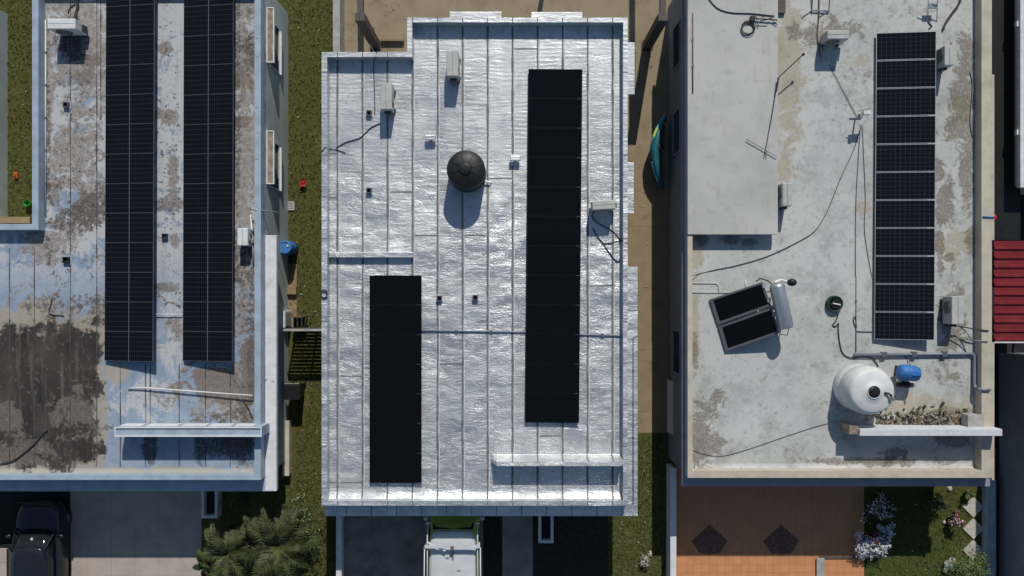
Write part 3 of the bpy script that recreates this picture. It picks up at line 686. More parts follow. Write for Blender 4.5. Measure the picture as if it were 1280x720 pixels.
# ------------------------------------------------------------------ SOLAR PANELS
def make_panel(wd, dp, cell, frame, fw=.03, label='', group=''):
    r = thing('solar_module', label, 'solar panel', group=group)
    x, y = wd/2, dp/2
    o = [(-x, -y), (x, -y), (x, y), (-x, y)]; i = inset(o, fw)
    MB().ring(o, i, -.02, .02).build('frame', frame, r, local=True)
    g = MB().add([(i[0][0], i[0][1], .012), (i[1][0], i[1][1], .012), (i[2][0], i[2][1], .012), (i[3][0], i[3][1], .012)], [(0, 1, 2, 3)])
    ob = g.build('cells', cell, r, local=True)
    uv = ob.data.uv_layers.new(name='UVMap')
    for lp_ in ob.data.loops:
        co = ob.data.vertices[lp_.vertex_index].co; uv.data[lp_.index].uv = ((co.x-i[0][0])/(i[1][0]-i[0][0]), (co.y-i[0][1])/(i[2][1]-i[0][1]))
    MB().box(i[0][0], i[2][0], i[0][1], i[2][1], -.012, .004).build('back_sheet', 'blackframe', r, local=True)
    if cell == 'cellblack':
        for sy in (-1,): MB().box(x-.16, x+.03, -y-.005, -y+.005, -.01, .022).build('clamp', 'aludull', r, local=True)
    return r
def panel_row(top, bot, widthpx, n, zl_, zr_, cell, frame, fw, gap, what, group, rackm='aludull', jitter=.002):
    """top / bot: photo pixels of the middle of the row's two ends; zl_, zr_: heights of the left and right edges"""
    zc = (zl_+zr_)/2; a = Vector(W(top[0], top[1], zc)); b = Vector(W(bot[0], bot[1], zc))
    d = b-a; L = d.length; pitch = L/n; ang = math.atan2(d.x, -d.y)
    wflat = widthpx*(H-zc)/F; tilt = math.atan2(zr_-zl_, wflat); wd = math.hypot(wflat, zr_-zl_)
    proto = None
    rot = Matrix.Rotation(ang, 4, 'Z') @ Matrix.Rotation(-tilt, 4, 'Y')
    for k in range(n):
        c_ = a+d*((k+.5)/n)
        if proto is None: proto = r = make_panel(wd, pitch-gap, cell, frame, fw, '', group)
        else: r = copy_tree(proto)
        r.location = (c_.x, c_.y, zc); e = (rot @ Matrix.Rotation(random.uniform(-jitter, jitter), 4, 'X')).to_euler(); r.rotation_euler = e
        r['label'] = what % ORD[k]
    # rack below
    mid = (a+b)/2
    rk = thing('mounting_rack', 'metal rack under the '+group, 'rack', (mid.x, mid.y, ZR), (0, 0, ang))
    zoff = zc-ZR
    for sx in (-.28, .28):
        z = zoff+sx*wd*math.sin(tilt)
        MB().box(sx*wd-.02, sx*wd+.02, -L/2-.02, L/2+.02, z-.075, z-.032).build('rail', rackm, rk, local=True)
    nl = max(3, int(L/2))
    for k in range(nl):
        y = -L/2+.3+(L-.6)*k/(nl-1)
        for sx in (-.28, .28):
            z = zoff+sx*wd*math.sin(tilt)
            MB().box(sx*wd-.02, sx*wd+.02, y-.02, y+.02, .0, max(.02, z-.076)).build('leg', rackm, rk, local=True)
    return rk
panel_row((694.3, 86.5), (690, 528.5), 67.3, 12, ZR+.13, ZR+.15, 'cellblack', 'blackframe', .03, .006, 'all black panel, %s from the top of the long row on the silver roof', 'black solar panels of the long row on the silver roof', 'alu')
panel_row((494.5, 344.2), (494.5, 603.5), 65, 7, ZR+.13, ZR+.15, 'cellblack', 'blackframe', .03, .006, 'all black panel, %s from the top of the short row on the silver roof', 'black solar panels of the short row on the silver roof', 'alu')
panel_row((163, -30), (161, 451.5), 65.5, 13, ZR+.12, ZR+.42, 'cells_half', 'aludull', .007, .007, 'gridded dark panel, %s from the top of the left row on the peeling roof', 'solar panels of the left row on the peeling roof', jitter=.004)
panel_row((261, -30), (259.5, 451.5), 66, 13, ZR+.12, ZR+.42, 'cells_half', 'aludull', .007, .007, 'gridded dark panel, %s from the top of the right row on the peeling roof', 'solar panels of the right row on the peeling roof', jitter=.004)
panel_row((1132.5, 40), (1130, 425), 70.5, 11, ZR+.12, ZR+.36, 'cells_full', 'alu', .016, .022, 'white framed panel, %s from the top of the row on the grey roof', 'solar panels of the white framed row on the grey roof', 'alu', .006)

# ------------------------------------------------------------------ ROOF EQUIPMENT
def ac(label, px, py, wpx, dpx, rot=0, h=.62, base=.1, z=ZR, mat='acbody', valve=1, tilt=0):
    """condenser: px,py = centre of its top; wpx along its own x, dpx its own y"""
    zt_ = z+base+h; k = (H-zt_)/F; x, y = W(px, py, zt_); w_, d_ = wpx*k, dpx*k
    o = thing('air_conditioner', label, 'air conditioner', (x, y, z), (tilt, 0, rot), 'air conditioner condensers on the roofs')
    MB().box(-w_/2, w_/2, -d_/2, d_/2, base, base+h).build('casing', mat, o, bevel=.025, local=True)
    g = MB().tube([(-.1*w_, -d_/2-.012, base+h*.5), (-.1*w_, -d_/2+.006, base+h*.5)], min(h, w_)*.38, 24)
    gr = g.build('fan_grille', 'acdark', o, local=True)
    b = MB()
    for q in range(4): b.tube([(-.1*w_+min(h, w_)*.09*(q+1)*math.cos(t), -d_/2-.016, base+h*.5+min(h, w_)*.09*(q+1)*math.sin(t)) for t in [i*math.pi/10 for i in range(21)]], .006, 4)
    b.build('wire_guard', 'acbody', gr, local=True)
    for sx in (-.36, .36): MB().box(sx*w_-.03, sx*w_+.03, -d_/2-.03, d_/2+.03, 0, base-.002).build('foot', 'acdark', o, local=True)
    s_ = valve; MB().box(s_*w_/2, s_*(w_/2+.07), -d_*.3, d_*.25, base+.08, base+.34).build('valve_cover', 'acdark', o, local=True)
    MB().box(-w_/2+.02, w_/2-.02, -.004, .004, base+h, base+h+.004).build('lid_seam', 'acdark', o, local=True)
    return o
P2 = math.pi/2
ac('upright beige condenser near the top of the silver roof, nearer the black tank', 565.5, 79, 32, 15, P2, .62, .16, valve=-1)
ac('upright beige condenser near the rear left corner of the silver roof', 482.5, 120, 33, 14.5, P2, .6, .16, valve=-1)
ac('beige condenser beside the right parapet of the silver roof with looping black cables', 755, 256, 29, 11.5, .06, .62, .14)
ac('pale wide condenser at the top left corner of the peeling roof', 76.5, 29.5, 35, 13, 0, .72, .12, mat='white')
ac('small white condenser between the right solar row and the parapet of the peeling roof', 303, 296, 22, 13, P2, .5, .1, mat='white', valve=-1)
ac('grey condenser near the top of the grey roof beside the cable ladder', 1048, 43, 27, 11, 0, .62, .16)
ac('condenser tucked against the right wall of the raised slab', 984.5, 243, 29, 12, -P2, .6, .14)
ac('pale condenser beside the upper right edge of the white framed solar row', 1187, 69, 25, 12, -P2, .62, .14)
ac('grey condenser right of the lowest white framed solar panel', 1197.5, 388, 35, 15, -P2, .6, .1, valve=1)

# black cylindrical tank
def lathe_thing(o, name, prof, mat, smooth=True, n=40): return MB().lathe(prof, (0, 0, 0), n).build(name, mat, o, smooth=smooth, local=True)
zt_ = ZR+1.22; x, y = W(582, 211, zt_)
o = thing('water_tank', 'black round water tank casting a long blue shadow on the silver roof', 'water tank', (x, y, ZR))
R_ = 24.2*(H-zt_)/F
prof = [(R_*.97, 0.02)]
for i in range(6): z0 = .04+i*.17; prof += [(R_, z0), (R_, z0+.11), (R_*.965, z0+.13), (R_*.965, z0+.155)]
prof += [(R_, 1.06), (R_*.99, 1.10), (R_*.9, 1.16), (R_*.6, 1.24), (R_*.28, 1.28)]
lathe_thing(o, 'tank_body', prof, 'tankblack'); lathe_thing(o, 'lid', [(.2, 1.26), (.2, 1.315), (.16, 1.335), (.05, 1.34)], 'tankblack')
rb = MB()
for k in range(8):
    t = k*math.pi/4+.3; rb.tube([(.22*math.cos(t), .22*math.sin(t), 1.292), (R_*.62*math.cos(t), R_*.62*math.sin(t), 1.238), (R_*.9*math.cos(t), R_*.9*math.sin(t), 1.155)], .012, 5)
rb.build('lid_rib', 'tankblack', o, local=True)
MB().lathe([(R_*1.03, 0), (R_*1.03, .03)], (0, 0, 0), 40).build('base_plate', 'concrete', o, local=True)
MB().tube([(R_*.9, -.25, .12), (R_*1.25, -.3, .12), (R_*1.25, -.3, .02)], .025, 8).build('outlet_pipe', 'pipe', o, local=True)
# white tank
zt_ = ZR+1.35; x, y = W(1092.5, 490, zt_)
o = thing('water_tank', 'large white round water tank with a dark hole in its top on the grey roof', 'water tank', (x, y, ZR))
R_ = 28.8*(H-zt_)/F
lathe_thing(o, 'tank_body', [(R_*1.05, 0), (R_*1.07, .03), (R_*1.07, .45), (R_*1.05, .47), (R_*1.05, .51), (R_*1.06, .53), (R_*1.07, .95), (R_*1.03, 1.06), (R_*.98, 1.19), (R_*.94, 1.245), (R_*.86, 1.275), (R_*.6, 1.32), (R_*.30, 1.35), (R_*.29, 1.36)], 'tankwhite', n=56)
lathe_thing(o, 'hatch', [(R_*.30, 1.35), (R_*.30, 1.375), (R_*.265, 1.377), (R_*.265, 1.36)], 'pvc')
lathe_thing(o, 'hole_dark_disc', [(R_*.264, 1.36), (R_*.264, 1.372), (R_*.1, 1.374)], 'black')  # black disc colours in the darkness of the open hole
v = MB().tube([(R_*.45, -.02, 1.37), (R_*.62, -.05, 1.40), (R_*.74, -.13, 1.40)], .035, 8); v.tube([(R_*.70, -.16, 1.40), (R_*.86, -.26, 1.36)], .05, 8, 1); v.build('inlet_valve', ['black', 'cablegrey'], o, local=True)
# blue pressure tank with pump
x, y = W(1140, 467, ZR+.75)
o = thing('pressure_tank', 'blue horizontal pressure tank on a small water pump beside the white tank', 'pressure tank', (x, y, ZR), (0, 0, -.12))
L_ = .37
prof = [(-L_*1.03, .04), (-L_, .15), (-L_*.86, .23), (-L_*.6, .265), (0, .27), (L_*.6, .265), (L_*.86, .23), (L_, .15), (L_*1.03, .04)]
MB().loft([[(a, r*math.cos(t), .52+r*math.sin(t)) for t in [2*math.pi*k/20 for k in range(20)]] for a, r in prof]).build('tank_body', 'blue', o, smooth=True, local=True)
MB().tube([(.02, -.05, .80), (.22, -.03, .80), (.30, .0, .78)], .018, 6).build('seam_rib', 'blue', o, local=True)
for sx in (-.2, .2): MB().box(sx-.03, sx+.03, -.18, .18, 0, .30).build('leg', 'black', o, local=True)
MB().tube([(-.2, -.42, .26), (.2, -.42, .26)], .11, 14).build('pump_motor', 'black', o, local=True)
MB().tube([(.2, -.42, .26), (.34, -.42, .26)], .085, 12).build('pump_head', 'cablegrey', o, local=True)
MB().box(-.28, -.16, -.36, -.24, .30, .42).build('switch_box', 'pvc', o, local=True)
MB().tube([(.30, -.42, .3), (.30, -.42, .6), (.24, -.2, .62)], .02, 6).build('pump_pipe', 'pvc', o, local=True)
# solar water heater: two collectors rising to a horizontal steel tank
zlo, zhi = ZR+.10, ZR+.62
o = thing('solar_water_heater', 'solar water heater with two black collectors and a steel cylinder on the grey roof', 'water heater', W3(940, 395, ZR))
def quad3(pA, pB, pC, pD, t=.07):
    up = Vector((0, 0, -t)); vs = [Vector(q) for q in (pA, pB, pC, pD)]; return MB().add([tuple(q) for q in vs]+[tuple(q+up) for q in vs], [(0, 1, 2, 3), (7, 6, 5, 4), (0, 4, 5, 1), (1, 5, 6, 2), (2, 6, 7, 3), (3, 7, 4, 0)])
def lerp(a, b, t): return tuple(a[i]+(b[i]-a[i])*t for i in range(3))
for cs in (((887, 374.5, zlo), (953, 352.5, zhi), (964, 382, zhi), (897, 406, zlo)), ((898, 408.5, zlo), (965, 384.5, zhi), (975, 416, zhi), (907, 439.5, zlo))):
    q = [W3(*c_) for c_ in cs]
    fr = quad3(*q).build('collector', 'aludull', o)
    def pt(u, v_): return lerp(lerp(q[0], q[1], u), lerp(q[3], q[2], u), v_)
    i4 = [pt(.06, .07), pt(.96, .07), pt(.96, .90), pt(.06, .90)]; i4 = [(a, b, c_+.008) for a, b, c_ in i4]
    quad3(*i4, t=.006).build('glazing', 'cellblack', fr)
# tank
zt_ = ZR+.78
a = Vector(W3(971, 357, zt_)); b = Vector(W3(982.5, 408, zt_)); ax = (b-a).normalized(); r_ = .255
side = Vector((-ax.y, ax.x, 0))
rings = []
for t, rr in ((-.06, .06), (-.05, .2), (0, r_*.95), (.04, r_), (.5, r_), (.96, r_), (1.0, r_*.95), (1.05, .2), (1.06, .06)):
    c_ = a+(b-a)*t; rings.append([tuple(c_+side*rr*math.cos(q)+Vector((0, 0, rr*math.sin(q)))) for q in [2*math.pi*k/28 for k in range(28)]])
MB().loft(rings).build('storage_tank', 'steel', o, smooth=True)
e = Vector(W3(990, 353, zt_)); rr = MB().loft([[tuple(e+Vector((xx*.01, 0, 0))+Vector((.16*f_*math.cos(q), .13*f_*math.sin(q), hh))) for q in [2*math.pi*k/16 for k in range(16)]] for xx, f_, hh in ((0, .3, -.16), (0, .9, -.1), (0, 1, 0), (0, .85, .09), (0, .3, .14))])
rr.build('end_cap', 'black', o, smooth=True)
MB().tube([W3(983, 352, zt_), W3(976, 350, zt_+.05), W3(968, 353, zt_+.05)], .05, 8).build('feed_pipe', 'pvc', o)
for t in (.12, .5, .88):
    c_ = a+(b-a)*t; MB().tube([tuple(c_-side*.18+Vector((0, 0, -.22))), tuple(c_-side*.25-Vector((0, 0, zt_-ZR-.01)))], .02, 6).build('leg', 'aludull', o)
    MB().tube([tuple(c_+side*.18+Vector((0, 0, -.22))), tuple(c_+side*.22-Vector((0, 0, zt_-ZR-.01)))], .02, 6).build('leg', 'aludull', o)
MB().tube([W3(945, 352, ZR+.5), W3(950, 348, ZR+.6), W3(960, 351, ZR+.75), W3(966, 356, ZR+.8)], .022, 6).build('hot_pipe', 'black', o)
MB().tube([W3(976, 418, ZR+.4), W3(984, 419, ZR+.4), W3(986, 410, ZR+.6)], .016, 6).build('cold_pipe', 'cable', o)
for k in range(4):
    x_, y_ = 956+k*6.3, 357+k*18; MB().box(W(x_-2, 0, zhi+.1)[0], W(x_+2, 0, zhi+.1)[0], W(0, y_+3, zhi+.1)[1], W(0, y_-3, zhi+.1)[1], zhi-.05, zhi+.04).build('bracket', 'alu', o)

# small roof vents
def vent(label, px, py, s_=.17, h=.14, mat='aludull'):
    x, y = W(px, py, ZR+h)
    o = thing('roof_vent', label, 'vent', (x, y, ZR), (0, 0, random.uniform(-.1, .1)), 'small square roof vents')
    MB().box(-s_*.8, s_*.8, -s_*.8, s_*.8, 0, .02).build('flashing', 'silver' if px > 380 else 'lblue', o, local=True)
    MB().ring([(-s_*.55, -s_*.55), (s_*.55, -s_*.55), (s_*.55, s_*.55), (-s_*.55, s_*.55)], [(-s_*.38, -s_*.38), (s_*.38, -s_*.38), (s_*.38, s_*.38), (-s_*.38, s_*.38)], .021, h).build('collar', mat, o, local=True)
    MB().box(-s_*.37, s_*.37, -s_*.37, s_*.37, .021, .03).build('opening', 'acdark', o, local=True)
vent('small square vent on the left part of the silver roof level with the black tank', 461, 238)
vent('small square vent beside the rear left condenser of the silver roof', 461, 141)
vent('small square vent just right of the top of the short black solar row', 549, 373)
vent('small square vent midway between the two black solar rows', 594, 372)
vent('small square vent in the upper left of the peeling roof', 81.5, 130.5)
vent('small dark square vent left of the left gridded solar row', 82, 325, .2, .12, 'black')
vent('small open square frame vent between the two gridded solar rows', 205.5, 295.5, .18, .1, 'cable')
# silver turbine-like hoods
for label, px, py in (('small crumpled silver pipe hood between the black tank and the rear condenser', 538, 173), ('small silver pipe hood left of the long black solar row', 644, 199)):
    x, y = W(px, py, ZR+.2); o = thing('pipe_hood', label, 'vent', (x, y, ZR))
    MB().lathe([(.05, 0), (.05, .16)], (0, 0, 0), 12).build('pipe', 'acdark', o, local=True)
    MB().box(-.18, .18, -.07, .12, .16, .26).build('cap', 'silver', o, bevel=.03, local=True)
    MB().box(-.22, .22, -.2, .2, .0, .025).build('flashing', 'silver', o, local=True)

# ------------------------------------------------------------------ PIPES AND CABLES
def pipe(label, pp, r, z, mat, name='pipe', cat='pipe', brackets=True):
    pts = [Vector(W3(p[0], p[1], p[2] if len(p) > 2 else z)) for p in pp]
    o = thing(name, label, cat, tuple(pts[0]))
    full = []
    for i, p in enumerate(pts):                      # rounded elbows
        if 0 < i < len(pts)-1:
            a_ = (pts[i-1]-p); b_ = (pts[i+1]-p); q = min(.14, a_.length*.4, b_.length*.4)
            s_ = p+a_.normalized()*q; e_ = p+b_.normalized()*q
            for t in (0, .25, .5, .75, 1): full.append((s_*(1-t)**2+p*2*t*(1-t)+e_*t*t))
        else: full.append(p)
    MB().tube(full, r, 10).build('tube', mat, o, smooth=True)
    if brackets:
        for i in range(len(pts)-1):
            L_ = (pts[i+1]-pts[i]).length; n_ = int(L_/1.3)
            for k in range(1, n_+1):
                c_ = pts[i].lerp(pts[i+1], k/(n_+1)); MB().box(c_.x-r*1.7, c_.x+r*1.7, c_.y-r*1.7, c_.y+r*1.7, c_.z-r*1.3, c_.z+r*1.15).build('clamp', 'aludull', o)
    return o
pipe('grey conduit crossing the silver roof under the long black solar row', [(527, 413.5), (657, 415), (725, 418), (781, 420), ], .028, ZR+.045, 'pipeblue')
pipe('thin grey drain pipe lying along the silver right ledge', [(797, 420), (791.5, 421), (791.5, 630)], .018, zl+.02, 'pipeblue')
pipe('long white pole lying across the peeling roof above the front upstand', [(160, 485.5, ZR+.06), (178, 484.5, ZR+.10), (316, 494.5, ZR+.20)], .026, ZR+.1, 'pvc', name='pole', cat='pole', brackets=False)
pipe('grey drain pipe running along the grey roof and down over the parapet', [(1067, 443.5, ZR+.1), (1218, 442, ZR+.1), (1218, 484, ZR+.12), (1226, 487, ZT+.05), (1238, 487, ZT+.05)], .052, ZR+.1, 'pipeblue')
pipe('thin upright conduit line left of the white framed solar row', [(1070.5, 345), (1070, 440)], .016, ZR+.03, 'cablegrey')
pipe('thin conduit joining the white framed solar row to the upright line', [(1092, 414.5), (1070, 414)], .016, ZR+.03, 'cablegrey', brackets=False)
pipe('upper thin copper line from the low condenser over the beige parapet', [(1180, 407, ZR+.25), (1200, 408, ZR+.3), (1222, 412, ZT+.03), (1236, 413.5, ZT+.03)], .022, ZR+.2, 'cable', brackets=False)
pipe('lower thin pale line from the low condenser over the beige parapet', [(1185, 421, ZR+.06), (1205, 424, ZR+.2), (1222, 426, ZT+.03), (1235, 427, ZT+.03)], .018, ZR+.2, 'cablegrey', brackets=False)
pipe('slender bent line dropping from the copper line to the parapet foot', [(1200, 408, ZR+.28), (1208, 415, ZR+.25), (1215, 426, ZT-.1)], .02, ZR+.2, 'cablegrey', brackets=False)
pipe('upper thin white water line left of the solar water heater', [(866, 354), (898, 354), (899, 367)], .013, ZR+.03, 'pvc', brackets=False)
pipe('lower thin white water line left of the solar water heater', [(866, 365.5), (912, 365.5)], .013, ZR+.03, 'pvc', brackets=False)
pipe('short white water line above the solar water heater', [(932, 350), (932, 362)], .013, ZR+.03, 'pvc', brackets=False)
pipe('short bent tube above the gap between the gridded solar rows', [(195, 393), (227, 393)], .018, ZR+.1, 'pvc', brackets=False)
pipe('rusty pipe along the inner left edge of the raised slab', [(866, 16, ZR+.49), (866, 116, ZR+.49)], .02, ZR+.49, 'rust')
pipe('pale grey pipe crossing the parapet beside the white condenser', [(313, 262, ZR+.3), (320, 262, ZT+.04), (350, 266, 2.6)], .025, ZR+.3, 'pipe', brackets=False)
pipe('white drain pipe along the parapet foot beside the white condenser', [(313.5, 268), (317, 330)], .03, ZR+.06, 'pvc', brackets=False)
pipe('thin white pipe along the left edge of the peeling roof', [(57, 25), (57, 270)], .022, ZR+.04, 'pvc')

cable('black cable running down from the rear parapet to a vent on the silver roof', [(473, 60, ZT), (469, 72, ZT-.05), (467, 85, ZR+.03), (468, 110), (468.5, 142)], .016)
cable('black cable curving along the left part of the silver roof', [(420, 185), (432, 178), (450, 172), (463, 160), (475, 154)], .016)
cable('cable loop lying over the left parapet of the silver roof', [(402, 189, ZT+.02), (407, 184, ZT+.02), (413, 186), (423, 188), (432, 191)], .014)
cable('longer black cable looping from the right condenser to the parapet', [(742, 262, ZR+.25), (741, 272), (748, 279), (757, 284), (766, 289), (774, 298), (782, 304, ZT)], .018)
cable('black cable hanging in a curve below the right condenser of the silver roof', [(741, 285), (747, 296), (754, 304), (761, 315), (770, 326), (775, 326)], .018)
cable('short black cable crossing towards the right parapet of the silver roof', [(752, 304), (764, 304), (774, 301), (784, 304, ZT+.02)], .015)
cable('small coil of black cable on the left parapet of the silver roof', [(405+4*math.cos(t*.8), 367+5*math.sin(t*.8), ZT+.03+.004*t) for t in range(18)], .018)
cable('long black cable sweeping across the grey roof to the raised antenna post', [(864, 345, ZT+.01), (872, 343), (895, 337), (922, 331.5), (960, 320), (1000, 301), (1020, 287), (1035, 262), (1052, 220), (1066, 190), (1076, 160)], .012)
cable('grey cable crossing the lower left corner of the grey roof', [(866, 562, ), (880, 567), (900, 570), (930, 563), (980, 546), (1020, 533), (1048, 526)], .010, mat='cablegrey')
cable('black cable snaking over the top of the raised slab', [(884, -4), (892, 6), (900, 12), (915, 16), (940, 17), (968, 20)], .02, z=ZR+.48)
cable('dark cable from the top condenser running to the antenna post', [(1036, 80), (1046, 98), (1060, 125), (1072, 147)], .010)
cable('left of two thin cables hanging down from the antenna post', [(1076, 155), (1073, 200), (1070, 260), (1069.5, 345)], .013, mat='cablegrey')
cable('right of two thin cables hanging down from the antenna post', [(1078, 155), (1080, 200), (1082, 250), (1081, 290), (1089, 340), (1093, 352)], .011, mat='cablegrey')
cable('thick black hose at the top of the grey roof above the solar row', [(1204, -10), (1198, 6), (1190, 17), (1182, 29), (1179, 37)], .04, name='hose', cat='hose', z=ZR+.05)
cable('dark red hose running down beside the top condenser', [(1024, -5), (1023.5, 20), (1022, 45), (1024, 62), (1026, 72)], .024, mat='rust', name='hose', cat='hose')
cable('black cable between the pump and the big pipe', [(1131, 444), (1135, 452), (1139, 458, ZR+.5)], .012)
cable('black cable from the wide condenser to the top edge of the peeling roof', [(95, -5), (97, 8), (95, 18), (93, 25, ZR+.5)], .05)
cable('thin curled cable beside the wide condenser of the peeling roof', [(85, 16), (88, 9), (94, 5)], .018)
cable('dark cable curling on the lower left of the peeling roof', [(0, 580), (14, 577), (24, 571), (42, 556), (52, 544), (59, 538)], .03)
cable('bent black wire on the clean part of the peeling roof', [(65, 371), (63, 382), (61, 392), (74, 394), (80, 395)], .014, sub=2)
cable('black wire against the right parapet foot of the peeling roof', [(303, 500), (310, 510), (315, 523)], .02)
cable('dark wire crossing the white side ledge', [(326, 480, ZT), (329, 500, zl+.02), (326, 520, zl+.02), (330, 535, zl+.02)], .012)
cable('faint wire loop on the white side ledge', [(322, 475, ZT+.01), (333, 474, zl+.02), (343, 477, zl+.02)], .01, mat='cablegrey')
cable('grey wire along the inside of the right parapet', [(1213, 90), (1216, 110), (1213, 150), (1216, 170)], .02, mat='cablegrey')
# coil of cable on raised slab
zz = ZR+.48
mb = MB()
for k in range(5): c_ = W3(935+random.uniform(-.7, .7), 35+random.uniform(-.7, .7), zz+.012+k*.012); mb.torus(c_, (8.0+random.uniform(-.6, .6))*(H-zz)/F, .012, 28, 5)
tag(mb.build('cable_coil', 'cable', smooth=True), 'round coil of black cable lying on the raised slab', 'cable coil')
# fallen antenna mast and elements on the raised slab
o = thing('antenna', 'dark fallen antenna mast lying at the right edge of the raised slab', 'antenna', W3(955, 25, zz))
MB().tube([W3(941, 23, zz+.06), W3(972, 25, zz+.06)], .022, 7).build('mast', 'cable', o)
for a, b, c_, e_ in ((945, 20, 948, 34), (948, 27, 960, 30), (952, 21, 966, 20), (962, 22, 972, 31)): MB().tube([W3(a, b, zz+.08), W3(c_, e_, zz+.03)], .014, 6).build('element', 'cable', o)
MB().box(*rect(938, 20, 944, 26, zz+.08), zz, zz+.1).build('bracket', 'cable', o)
MB().box(*rect(972.5, -4, 983, 15, ZR+.2), ZR+.02, ZR+.12).build('pallet', 'darkpost', tag(thing('wood_pallet', 'dark slatted timber offcut leaning at the top of the raised slab edge', 'timber', W3(978, 5, ZR)), None, None))
o = thing('antenna', 'thin bent antenna mast leaning over the right edge of the raised slab', 'antenna', W3(955, 196, zz))
MB().tube([W3(955, 197, zz+.02), W3(964, 150, zz+.05), W3(970, 115, zz+.08)], .012, 7).build('mast', 'cable', o)
MB().tube([W3(973, 97, zz+.12), W3(1004, 68, zz+.2)], .02, 7).build('boom', 'cable', o)
MB().tube([W3(970, 115, zz+.08), W3(972, 105, zz+.1), W3(973, 97, zz+.12)], .03, 7).build('joint', 'cable', o)
MB().tube([W3(1003, 69, zz+.2), W3(1005, 67, zz+.2)], .045, 7).build('cap', 'black', o)
o = thing('antenna', 'fallen thin antenna crossbar lying on the lower part of the raised slab', 'antenna', W3(950, 185, zz))
MB().tube([W3(933, 174, zz+.05), W3(971, 196, zz+.05)], .014, 6).build('boom', 'cablegrey', o)
for a, b, c_, e_ in ((958, 188, 958, 198),): MB().tube([W3(a, b, zz+.03), W3(c_, e_, zz+.03)], .01, 5).build('element', 'cablegrey', o)
# antenna post with dishes and boxes
x, y = W(1069, 148, ZR)
o = thing('antenna_post', 'short post with junction boxes where the roof cables meet', 'antenna', (x, y, ZR))
MB().tube([(x, y, ZR), (x, y, ZR+.7)], .03, 10).build('post', 'pipe', o)
MB().box(x-.02, x+.22, y-.02, y+.1, ZR+.55, ZR+.72).build('junction_box', 'white', o, bevel=.01)
MB().tube([(x-.2, y+.1, ZR+.68), (x+.25, y+.2, ZR+.68)], .016, 6).build('arm', 'cablegrey', o)
MB().box(x-.14, x-.03, y-.12, y+.02, ZR+.5, ZR+.68).build('camera_box', 'cablegrey', o, bevel=.01)
MB().box(x-.2, x+.2, y-.02, y+.02, ZR, ZR+.03).build('base_plate', 'aludull', o)
# steel frame and ladder at the top of the right roof
o = thing('pipe_rack', 'blue grey steel frame at the top edge of the grey roof', 'rack', W3(1025, 5, ZR))
for a in (1014.5, 1036): MB().tube([W3(a, 14, ZR), W3(a+2, -16, ZR+.7)], .02, 7).build('leg', 'pipeblue', o)
MB().tube([W3(1014, 13, ZR+.06), W3(1037, 14, ZR+.06)], .026, 7).build('crossbar', 'pipeblue', o)
MB().tube([W3(1015, 17, ZR+.02), W3(1013, -16, ZR+.02)], .02, 7).build('side_bar', 'pipeblue', o)
o = thing('ladder', 'small metal step stand at the top of the grey roof above the solar row', 'ladder', W3(1166, 15, ZR))
for a in (1159.5, 1171): MB().tube([W3(a, 27, ZR), W3(a+1, -8, ZR+.55)], .016, 6).build('leg', 'alu', o)
MB().box(*rect(1160, 4, 1172, 11, ZR+.3), ZR+.27, ZR+.3).build('step', 'pipeblue', o)
MB().tube([W3(1160, 27, ZR+.02), W3(1165, 33, ZR+.02), W3(1161, 36, ZR+.02)], .02, 6).build('foot_strap', 'cable', o)
# hose reel
x, y = W(1046, 380, ZR+.3)
o = thing('hose_reel', 'dark green garden hose reel on the grey roof', 'hose reel', (x, y, ZR))
mb = MB()
for k in range(9): mb.torus((x+random.uniform(-.01, .01), y+random.uniform(-.01, .01), ZR+.05+.03*(k % 5)), .27-.035*(k//5)-random.uniform(0, .02), .02, 24, 5)
mb.build('coiled_hose', 'hose', o)
MB().lathe([(.20, 0), (.20, .03), (.07, .04), (.07, .2), (.17, .21), (.17, .23)], (x, y, ZR), 24).build('drum', 'black', o)
MB().tube([(x-.12, y+.02, ZR+.26), (x+.14, y-.03, ZR+.27)], .025, 7).build('handle', 'pvc', o)
cable('thin black hose winding from the hose reel to the big pipe', [(1048, 392), (1045, 401), (1041, 406), (1045, 408), (1048, 404), (1048, 415), (1051, 435), (1056, 444), (1066, 448), (1076, 446), (1090, 448), (1098, 458)], .02, name='hose', cat='hose')
cable('small cable loop beside the upright conduit line', [(1070, 410), (1067, 402), (1068, 396), (1070, 400), (1071, 410)], .014)
# rubble
mb = MB()
for i in range(520):
    t = random.random(); px = random.choice((random.gauss(1165, 22), random.uniform(1095, 1212))); py = 531-abs(random.gauss(0, 8))
    x, y = W(px, py, ZR+.05); s_ = random.uniform(.012, .045)*(1.5 if t > .92 else 1); a = random.uniform(0, 3.14); ln = random.choice((1, 1, 1.6, 3))
    z = ZR+.01+random.uniform(0, .12)*max(0, 1-abs(px-1165)/50)
    ca, sa = math.cos(a), math.sin(a); q = []
    for dx, dy, dz in ((-1, -1, -.6), (1, -1, -.6), (1, 1, -.6), (-1, 1, -.6), (-.8, -.7, .6), (.7, -.8, .6), (.8, .8, .6), (-.9, .6, .6)):
        dx *= s_*ln*random.uniform(.8, 1.2); dy *= s_*random.uniform(.8, 1.2); q.append((x+dx*ca-dy*sa, y+dx*sa+dy*ca, z+s_*.6+dz*s_))
    mb.add(q, [(3, 2, 1, 0), (4, 5, 6, 7), (0, 1, 5, 4), (1, 2, 6, 5), (2, 3, 7, 6), (3, 0, 4, 7)], random.choice((0, 0, 1, 2, 3)))
tag(mb.build('rubble', ['rubble', 'cable', 'rubble', 'hoodtop']), 'heap of broken rubble against the front upstand of the grey roof', 'rubble', kind='stuff')
